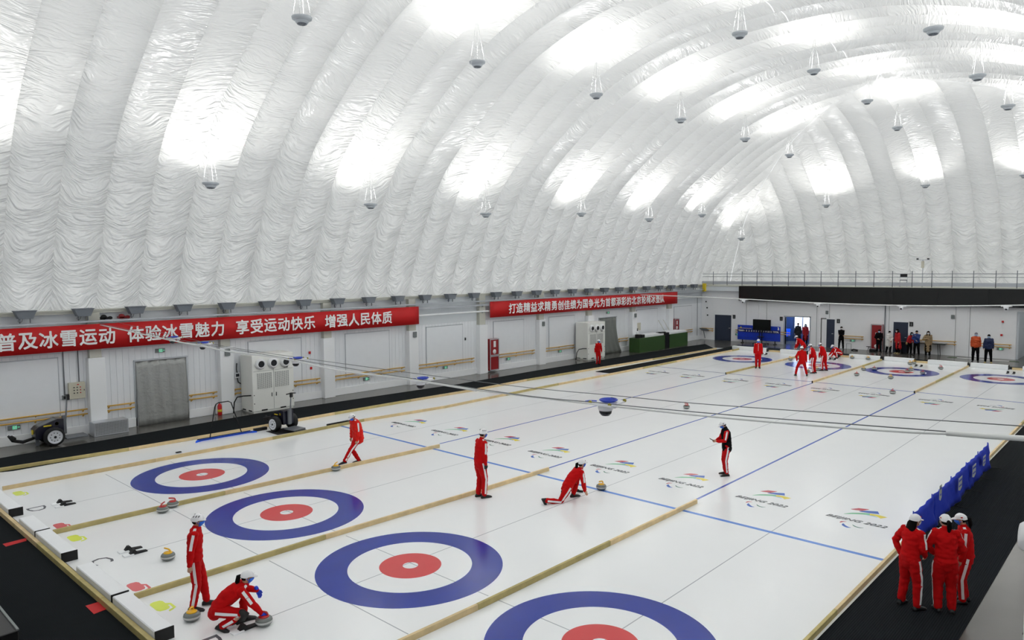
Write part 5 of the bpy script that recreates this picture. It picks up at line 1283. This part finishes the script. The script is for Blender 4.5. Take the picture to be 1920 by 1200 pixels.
    if mk:
        m = MB(); rows = []
        for j in range(6):
            el = math.radians(-62+j*12.5); row = []
            for i in range(11):
                az = math.radians(-70+14*i); ce = math.cos(el); bump_ = .014*math.exp(-((az/.35)**2))*math.exp(-(((el+.25)/.35)**2))
                row.append(head+R @ P((.101+bump_)*ce*math.cos(az)+.004, .086*ce*math.sin(az), .116*math.sin(el)*.98-.002))
            rows.append(m._av(row))
        for r0, r1 in zip(rows, rows[1:]):
            for i in range(10): m._af((r0+i, r0+i+1, r1+i+1, r1+i), True)
        for s_ in (-1, 1): m.tube([head+R @ P(.03, s_*.08, -.045), head+R @ P(-.0, s_*.086, -.01)], .003, 4)
        o = m.build('face_mask', mk, t); sd = o.modifiers.new('thick', 'SOLIDIFY'); sd.thickness = .004; sd.offset = 1
    # ---- gloves
    for q, gm in enumerate(g('gloves', (None, None))):
        if gm:
            h, d, pn, sd = hdirs[q]; m = MB(); m.tube([h-d*.05, h, h+d*.04, h+d*.085], [.038, .032, (.042, .026), (.044, .024)], 10, side=sd, round_=2)
            cu = curl[q]
            for off, ln in ((-.029, .068), (-.010, .078), (.010, .073), (.028, .056)):
                b0 = h+d*.07+sd*off; a1 = cu*.9; a2 = cu*1.9; p1 = b0+(d*math.cos(a1)-pn*math.sin(a1))*ln*.5; p2 = p1+(d*math.cos(a2)-pn*math.sin(a2))*ln*.58; m.tube([b0, p1, p2], [.0125, .0118, .0105], 7, round_=1)
            fw_ = sd*(1 if sd.x > 0 else -1) if abs(sd.x) > .3 else sd
            m.tube([h+d*.015+fw_*.02, h+d*.045+fw_*.047-pn*.008, h+d*.077+fw_*.052-pn*.02], [.016, .014, .0115], 7, round_=1)
            m.build('glove', gm, t)
    # ---- white stripes laid on the cloth
    def stripe(obj_, chain, outs, w_, name='stripe', mt='stripe_white'):
        bvh = BVHTree.FromPolygons([v.co[:] for v in obj_.data.vertices], [tuple(p.vertices) for p in obj_.data.polygons])
        n = 12; m = MB(); rows = []
        for i in range(n+1):
            s = i/n*(len(chain)-1); kx = min(int(s), len(chain)-2); u = s-kx
            p = chain[kx].lerp(chain[kx+1], u); ax = (chain[kx+1]-chain[kx]).normalized(); o = outs[kx].lerp(outs[kx+1], u); o = (o-ax*o.dot(ax)).normalized(); cr = ax.cross(o).normalized(); row = []
            for c in (-1, 0, 1):
                st = p+o*.3+cr*(c*w_/2); hit = bvh.ray_cast(st, -o, .5)
                if hit[0] is None: row = None; break
                row.append(hit[0]+o*.005)
            if row: rows.append(m._av(row))
        for r0, r1 in zip(rows, rows[1:]):
            for c in range(2): m._af((r0+c, r0+c+1, r1+c+1, r1+c), True)
        if len(rows) > 1: o_ = m.build(name, mt, obj_); o_.data.materials[0].use_backface_culling = False
    if style == 'track':
        for s_, sh, e, hp_, kn, ft in ((1, shL, eL, hipL, kL, fL), (-1, shR, eR, hipR, kR, fR)):
            out = lat*s_+up2*.35
            stripe(jac, [nk-up2*.03+(sh-nk)*.45, sh, sh+(e-sh)*.55, sh+(e-sh)*.95], [up2+lat*s_*.3, out, lat*s_+P(0, 0, .25), lat*s_], .05)
            if tm: stripe(trou, [hp_+(pel-hp_)*0, kn, ft+(kn-ft)*.12], [plat*s_, plat*s_, plat*s_], .05)
        if g('badge', False):
            stripe(jac, [chest+lat*.05+up2*.03, chest+lat*.05-up2*.03], [P(1, .2, 0), P(1, .2, 0)], .05, 'chest_badge')
    if g('zip', None): stripe(jac, [nk-up2*.0, mid-up1*.1], [P(1, 0, 0), P(1, 0, 0)], .014, 'zip', g('zip', None))
    def place_hand(q): h, d, pn, sd = hdirs[q]; return t.matrix_basis @ (h+d*.07)
    t['_'] = 0; del t['_']
    return t, dict(h=hdirs, kL=kL, kR=kR, head=head, R=HB_, jac=jac, chest=chest, nk=nk, mid=mid, pel=pel, lat=lat, stripe=stripe)
def az_of(px, py):
    p = gp(px, py); return p, math.degrees(math.atan2(p.y-CAM.y, p.x-CAM.x))

# 1 standing, near left
p, a = az_of(369, 1141)
person((p.x, p.y), a-100, 1.60, 'person in red tracksuit and white helmet standing at the near left, arm hanging down', hat='helmet', hands=((.02, .25, .78), (-.06, -.30, .80)), elbow=((-1, .6, 0), (-1, -.8, 0)), feet=((.16, .10, .075), (-.05, -.09, .075)), foot_yaw=(5, -15), badge=True, vox=.010, head_pitch=-4, lean=1, bend=4)
# 2 crouching with a hand on a stone
p, a = az_of(425, 1176)
px_, d_ = person((p.x, p.y), a-95, 1.62, 'person in red tracksuit and white cap crouching with a blue glove on a red-handled stone', hair='pony', vox=.010,
    pelvis=(-.12, 0, .36), lean=38, bend=22, hands=((.50, .34, .44), (.58, -.12, .20)), elbow=((-.3, 1, -.6), (0, -.6, .4)), feet=((.28, .17, .075), (-.08, -.13, .085)), knee=((.8, .35, 1), (1, -.25, .2)), foot_yaw=(0, -25), foot_pitch=(0, -18),
    head_yaw=2, head_pitch=-8, gloves=('glove_blue', 'glove_blue'), hand_dir=((.4, .2, -1), (.55, .0, -.6)), curl=(.5, .75), twist=8)
# stone under the hand
q = px_.matrix_basis.to_translation()
hd = Matrix.Rotation(px_.rotation_euler[2], 4, 'Z') @ ((d_['h'][1][0]+d_['h'][1][1]*.07)*px_.scale[0]); 
stone(0, 0, 'r', 'red-handled stone under the blue glove of the crouching near player', 2.4, xy=(q.x+hd.x, q.y+hd.y))
m = MB(); 
b = MB(); kx = d_['kR']; b.tube([kx+Vector((-.02, -.04, .05)), kx+Vector((.03, -.05, -.0)), kx+Vector((.0, -.05, -.06))], [.05, .075, .05], 10, round_=2); b.build('knee_pad', 'glove_black', px_)
# 3 leaning man nudging a stone with his foot
p, a = az_of(667, 870)
person((p.x, p.y), a+115, 1.60, 'person in red puffer jacket leaning back with one leg out towards a yellow stone', hat='cap', jacket='puffer_red', puff=1.22, hem=.16, hands=((.06, .26, .82), (.02, -.26, .80)), pelvis=(-.10, 0, .88), lean=4, bend=14,
    feet=((.46, .02, .075), (-.16, -.10, .075)), foot_yaw=(10, -15), knee=((1, 0, .3), (1, -.2, .2)), head_pitch=-32, head_yaw=8, hair='short', zip='glove_black', vox=.012)
# 4 standing
p, a = az_of(900, 933)
person((p.x, p.y), a-62, 1.70, 'person in red tracksuit and white helmet standing upright with a black glove', hat='helmet', hands=((.16, .14, .78), (.06, -.22, .80)), feet=((.0, .09, .075), (.07, -.10, .075)), foot_yaw=(4, -4), gloves=(None, 'glove_black'), head_pitch=-8, vox=.012, zip='stripe_white', leg_w=1.05)
# 5 lunging delivery
p, a = az_of(1072, 936)
person((p.x, p.y), a-62, 1.62, 'person in red tracksuit kneeling in a lunge with one hand on the ice', hair='pony', vox=.012,
    pelvis=(-.14, -.04, .40), lean=34, bend=16, hands=((.30, .42, .34), (.33, -.16, .10)), elbow=((-.2, 1, 0), (-.3, -1, 0)), feet=((.12, .14, .075), (-.84, -.10, .11)), knee=((1, .2, 1), (.15, -.1, -1)), foot_yaw=(0, 0), foot_pitch=(0, -62), head_yaw=-4, head_pitch=0, hand_dir=((.5, .6, -.4), (.5, -.2, -.8)), curl=(.3, .3))
b = MB(); q = gp(1083, 926); b.tube([(q.x-.32, q.y+.28, .10), (q.x-.1, q.y+.14, .22), (q.x+.12, q.y+.04, .06)], .014, 6); b.tube([(q.x-.32, q.y+.28, .09), (q.x+.12, q.y+.04, .05)], .012, 6); b.tube([(q.x+.06, q.y+.08, .05), (q.x+.2, q.y-.02, .02)], .03, 6)
b.cyl((q.x-.32, q.y+.28, .1), (q.x-.32, q.y+.28, .004), .014, 6); tag(b.build('delivery_stabiliser', 'dark_rubber'), 'small black support frame between the kneeling player and the yellow stone', 'frame')
# 6 black vest, holding a phone
p, a = az_of(1362, 891)
px_, d_ = person((p.x, p.y), a+105, 1.50, 'person in black vest over red tracksuit looking at a phone in the hand', vest='cloth_black', hands=((.34, .10, 1.12), (.34, -.04, 1.10)), elbow=((-.4, .8, -1), (-.4, -.8, -1)), feet=((.02, .12, .075), (.0, -.12, .075)), head_pitch=-28, hair='short', vox=.012, hand_dir=((1, -.1, .15), (1, .1, .15)), leg_w=.95)
tp = px_.matrix_basis.to_translation(); hh = d_['h'][0]; v = Matrix.Rotation(px_.rotation_euler[2], 4, 'Z') @ ((hh[0]+Vector((.12, -.06, .03)))*px_.scale[0])
b = MB(); b.T = Matrix.Translation(tp+v) @ Matrix.Rotation(px_.rotation_euler[2], 4, 'Z') @ Matrix.Rotation(-.5, 4, 'Y'); b.box((-.04, -.045, -.008), (.09, .045, .008), .004); tag(b.build('phone', 'black_plastic'), 'dark phone held by the person in the black vest', 'phone')
# 7 three women at the right
p, a = az_of(1703, 1138)
person((p.x, p.y), a-35, 1.56, 'woman in red tracksuit with long loose black hair, left of the three, hand on hip', hair='long', hands=((.0, .20, .96), (.22, -.14, .98)), elbow=((-.4, 1.6, .1), (-1, -.8, -.3)), feet=((-.02, .14, .075), (.0, -.17, .075)), vox=.010, head_yaw=-15, head_pitch=-6, mask='mask_white', leg_w=1.08, red_flag=1)
p, a = az_of(1770, 1148)
person((p.x, p.y), a+14, 1.60, 'woman in red tracksuit with ponytail seen from behind, middle one of the three', hair='pony', hands=((.20, .16, 1.0), (.20, -.14, 1.0)), elbow=((-.6, 1, -.3), (-.6, -1, -.3)), feet=((.0, .10, .075), (.0, -.12, .075)), vox=.010, head_yaw=12, mask='mask_white', leg_w=1.12, puff=1.06, red_flag=1, shoes='shoe_black')
p, a = az_of(1803, 1134)
person((p.x+.12, p.y-.02), a+100, 1.52, 'woman in red tracksuit facing left with a blue mask, right one of the three', hair='pony', hands=((.14, .20, .82), (.1, -.22, .80)), feet=((.05, .09, .075), (-.03, -.10, .075)), vox=.010, head_yaw=-5, head_pitch=-10, leg_w=1.02, red_flag=1)
# 8, 9 standing far
p, a = az_of(1121, 684)
person((p.x, p.y), a-150, 1.50, 'person in red tracksuit standing on the black carpet before the far air unit', hands=((.02, .30, .84), (.04, -.27, .80)), elbow=((-1, 1.2, 0), (-1, -.8, 0)), head_yaw=30, vox=.014, z=.0)
p, a = az_of(1421, 690)
person((p.x, p.y), a-178, 1.64, 'person in red tracksuit standing alone by the far beam, facing the camera', hands=((.02, .24, .80), (.0, -.24, .80)), feet=((.05, .08, .075), (.0, -.1, .075)), vox=.014, zip='stripe_white')
# 10 group on the third far sheet
p, a = az_of(1503, 705)
person((p.x, p.y), a+10, 1.62, 'person in red tracksuit standing with legs apart seen from behind, front of the group', hands=((.12, .24, .86), (.02, -.25, .82)), elbow=((-.6, 1.4, 0), (-1, -.8, 0)), feet=((.0, .32, .075), (.0, -.28, .075)), pelvis=(0, 0, .88), lean=6, vox=.014, mask=None, leg_w=.95)
p, a = az_of(1502, 674)
person((p.x+.2, p.y+.05), a+70, 1.66, 'person in red tracksuit bending forward at the back left of the group', hands=((.42, .12, .62), (.40, -.12, .60)), pelvis=(-.12, 0, .92), lean=34, bend=22, head_pitch=-30, vox=.014, feet=((.0, .14, .075), (.0, -.14, .075)))
p, a = az_of(1526, 700)
person((p.x, p.y), a+75, 1.60, 'person in red tracksuit with purple scarf leaning left in the middle of the group', hands=((.22, .20, .80), (.28, -.12, .70)), lean=10, bend=14, feet=((.0, .08, .075), (-.05, -.1, .075)), head_pitch=-22, vox=.014)
b = MB(); 
p, a = az_of(1545, 695)
person((p.x, p.y), a+62, 1.56, 'person in red tracksuit bent left at the right side of the group', hands=((.30, .10, .66), (.34, -.12, .60)), lean=14, bend=16, feet=((.05, .12, .075), (-.1, -.12, .075)), head_pitch=-24, vox=.014)
p, a = az_of(1570, 672)
person((p.x, p.y), a+115, 1.58, 'person in red tracksuit crouching over a dark stone by the far hack', pelvis=(-.18, 0, .40), lean=42, bend=20, hands=((.45, .16, .2), (.5, -.12, .25)), feet=((.12, .16, .075), (-.06, -.15, .085)), knee=((1, .4, 1), (1, -.4, .6)), foot_pitch=(0, -15), head_pitch=-35, vox=.014)
# 11 man in black, arms crossed
XB = XW-.8
def endp(px, x=None): 
    p = at(px, 655, 2, 0); q = at(px, 645, 0, x or XB); return Vector((x or XB, q.y, 0)), math.degrees(math.atan2(q.y-CAM.y, (x or XB)-CAM.x))
Z_ = -.011
p, a = endp(1577); person((p.x, p.y), a+180, 1.58, 'man in black with arms folded standing by the middle dark door', hat=None, mask='mask_white', jacket='cloth_black', trousers='cloth_black', style='plain', hands=((.17, -.10, 1.13), (.19, .10, 1.10)), elbow=((.1, 1, -1), (.1, -1, -1)), feet=((.0, .15, .075), (.0, -.15, .075)), vox=.016, z=Z_)
p, a = endp(1648, 44.2); person((p.x, p.y), a+180, 1.52, 'person in black padded jacket and pale blue mask before the fire cabinet', hat=None, mask='mask_pale', jacket='cloth_black', trousers='cloth_black', style='plain', puff=1.25, hands=((.22, .0, 1.08), (.2, -.06, 1.05)), elbow=((-.1, 1, -1), (-.1, -1, -1)), vox=.016, z=Z_)
p, a = endp(1666, 44.3); person((p.x, p.y), a-140, 1.46, 'person in a white padded coat and black skirt', hat=None, mask='mask_white', jacket='coat_white', trousers='cloth_black', style='plain', puff=1.22, hem=.42, leg_w=1.1, hands=((.24, .08, 1.0), (.24, -.06, .98)), elbow=((-.1, 1, -.6), (-.1, -1, -.6)), feet=((.06, .1, .075), (-.08, -.14, .075)), vox=.016, z=Z_)
p, a = endp(1684, 44.4); person((p.x, p.y), a+125, 1.60, 'person in a long red coat with long black hair before the right dark door', hat=None, hair='long', mask='mask_white', jacket='coat_red', trousers='cloth_black', style='plain', puff=1.12, hem=.62, hands=((.1, .22, .82), (.1, -.22, .82)), shoes='shoe_tan', vox=.016, z=Z_)
p, a = endp(1705, 44.38); px_, _ = person((p.x, p.y), a-155, 1.46, 'person in a short red jacket with a brown shoulder bag leaning to the right', hat=None, hair='long', mask='mask_pale', jacket='coat_red', trousers='cloth_black', style='plain', lean=8, side=10, hands=((.2, .2, .95), (.08, -.24, .84)), vox=.016, z=Z_)
b = MB(); b.ell((.06, -.24, .86), (.13, .06, .11), 12, 8); b.tube([(.06, -.24, .95), (.02, -.12, 1.2), (.0, .05, 1.4)], .012, 5); b.build('shoulder_bag', 'bag_brown', px_)
p, a = endp(1719, 44.05); person((p.x, p.y), a+165, 1.60, 'person in a blue jacket and dark cap with one hand at the chin', hat='beanie', cap_mat='cloth_black', mask=None, jacket='jacket_blue', trousers='cloth_black', style='plain', puff=1.1, hands=((.14, -.02, 1.36), (.2, -.02, 1.08)), elbow=((.2, .8, -1), (.1, -1, -1)), feet=((0, .14, .075), (0, -.14, .075)), vox=.016, z=Z_)
p, a = endp(1740, 44.0); person((p.x, p.y), a+180, 1.60, 'woman in a long tan coat with long black hair at the folding table', hat=None, hair='long', mask='mask_white', jacket='coat_tan', trousers='cloth_black', style='plain', puff=1.1, hem=.62, hands=((.08, .22, .80), (.16, -.06, 1.22)), elbow=((-1, .6, 0), (0, -1, -1)), vox=.016, z=Z_)
p, a = az_of(1829, 677); person((42.6, at(1829, 660, 0, 42.6).y), a+180, 1.75, 'man in an orange jacket and grey knit cap, left of the two men at right', hat='beanie', cap_mat='cap_grey', mask='mask_pale', jacket='jacket_orange', trousers='cloth_black', style='plain', puff=1.12, hands=((-.04, .23, .84), (-.04, -.23, .84)), feet=((0, .13, .075), (0, -.13, .075)), vox=.016, z=Z_+.01)
p, a = az_of(1852, 680); person((42.5, at(1853, 662, 0, 42.5).y), a+180, 1.68, 'man in a dark navy jacket, right of the two men at right', hat='beanie', cap_mat='cloth_black', mask='mask_pale', jacket='jacket_navy', trousers='cloth_black', style='plain', puff=1.18, hands=((.02, .25, .84), (.04, -.25, .84)), feet=((0, .16, .075), (0, -.14, .075)), shoes='shoe_tan', vox=.016, z=Z_+.01)
q = at(1496, 640, 0, 46.2); person((46.2, q.y), 200, 1.58, 'person in a long dark coat with red shoulders, left one in the open doorway', hat=None, mask=None, jacket='coat_dark', trousers='cloth_black', style='plain', puff=1.15, hem=.6, hands=((.05, .26, .8), (.05, -.26, .8)), vox=.018, z=Z_)
q = at(1510, 640, 0, 46.4); person((46.4, q.y), 200, 1.52, 'person in a long dark red coat, right one in the open doorway', hat=None, hair='long', mask='mask_white', jacket='coat_red', trousers='cloth_black', style='plain', puff=1.1, hem=.58, hands=((.1, .2, .8), (.1, -.2, .8)), vox=.018, z=Z_)
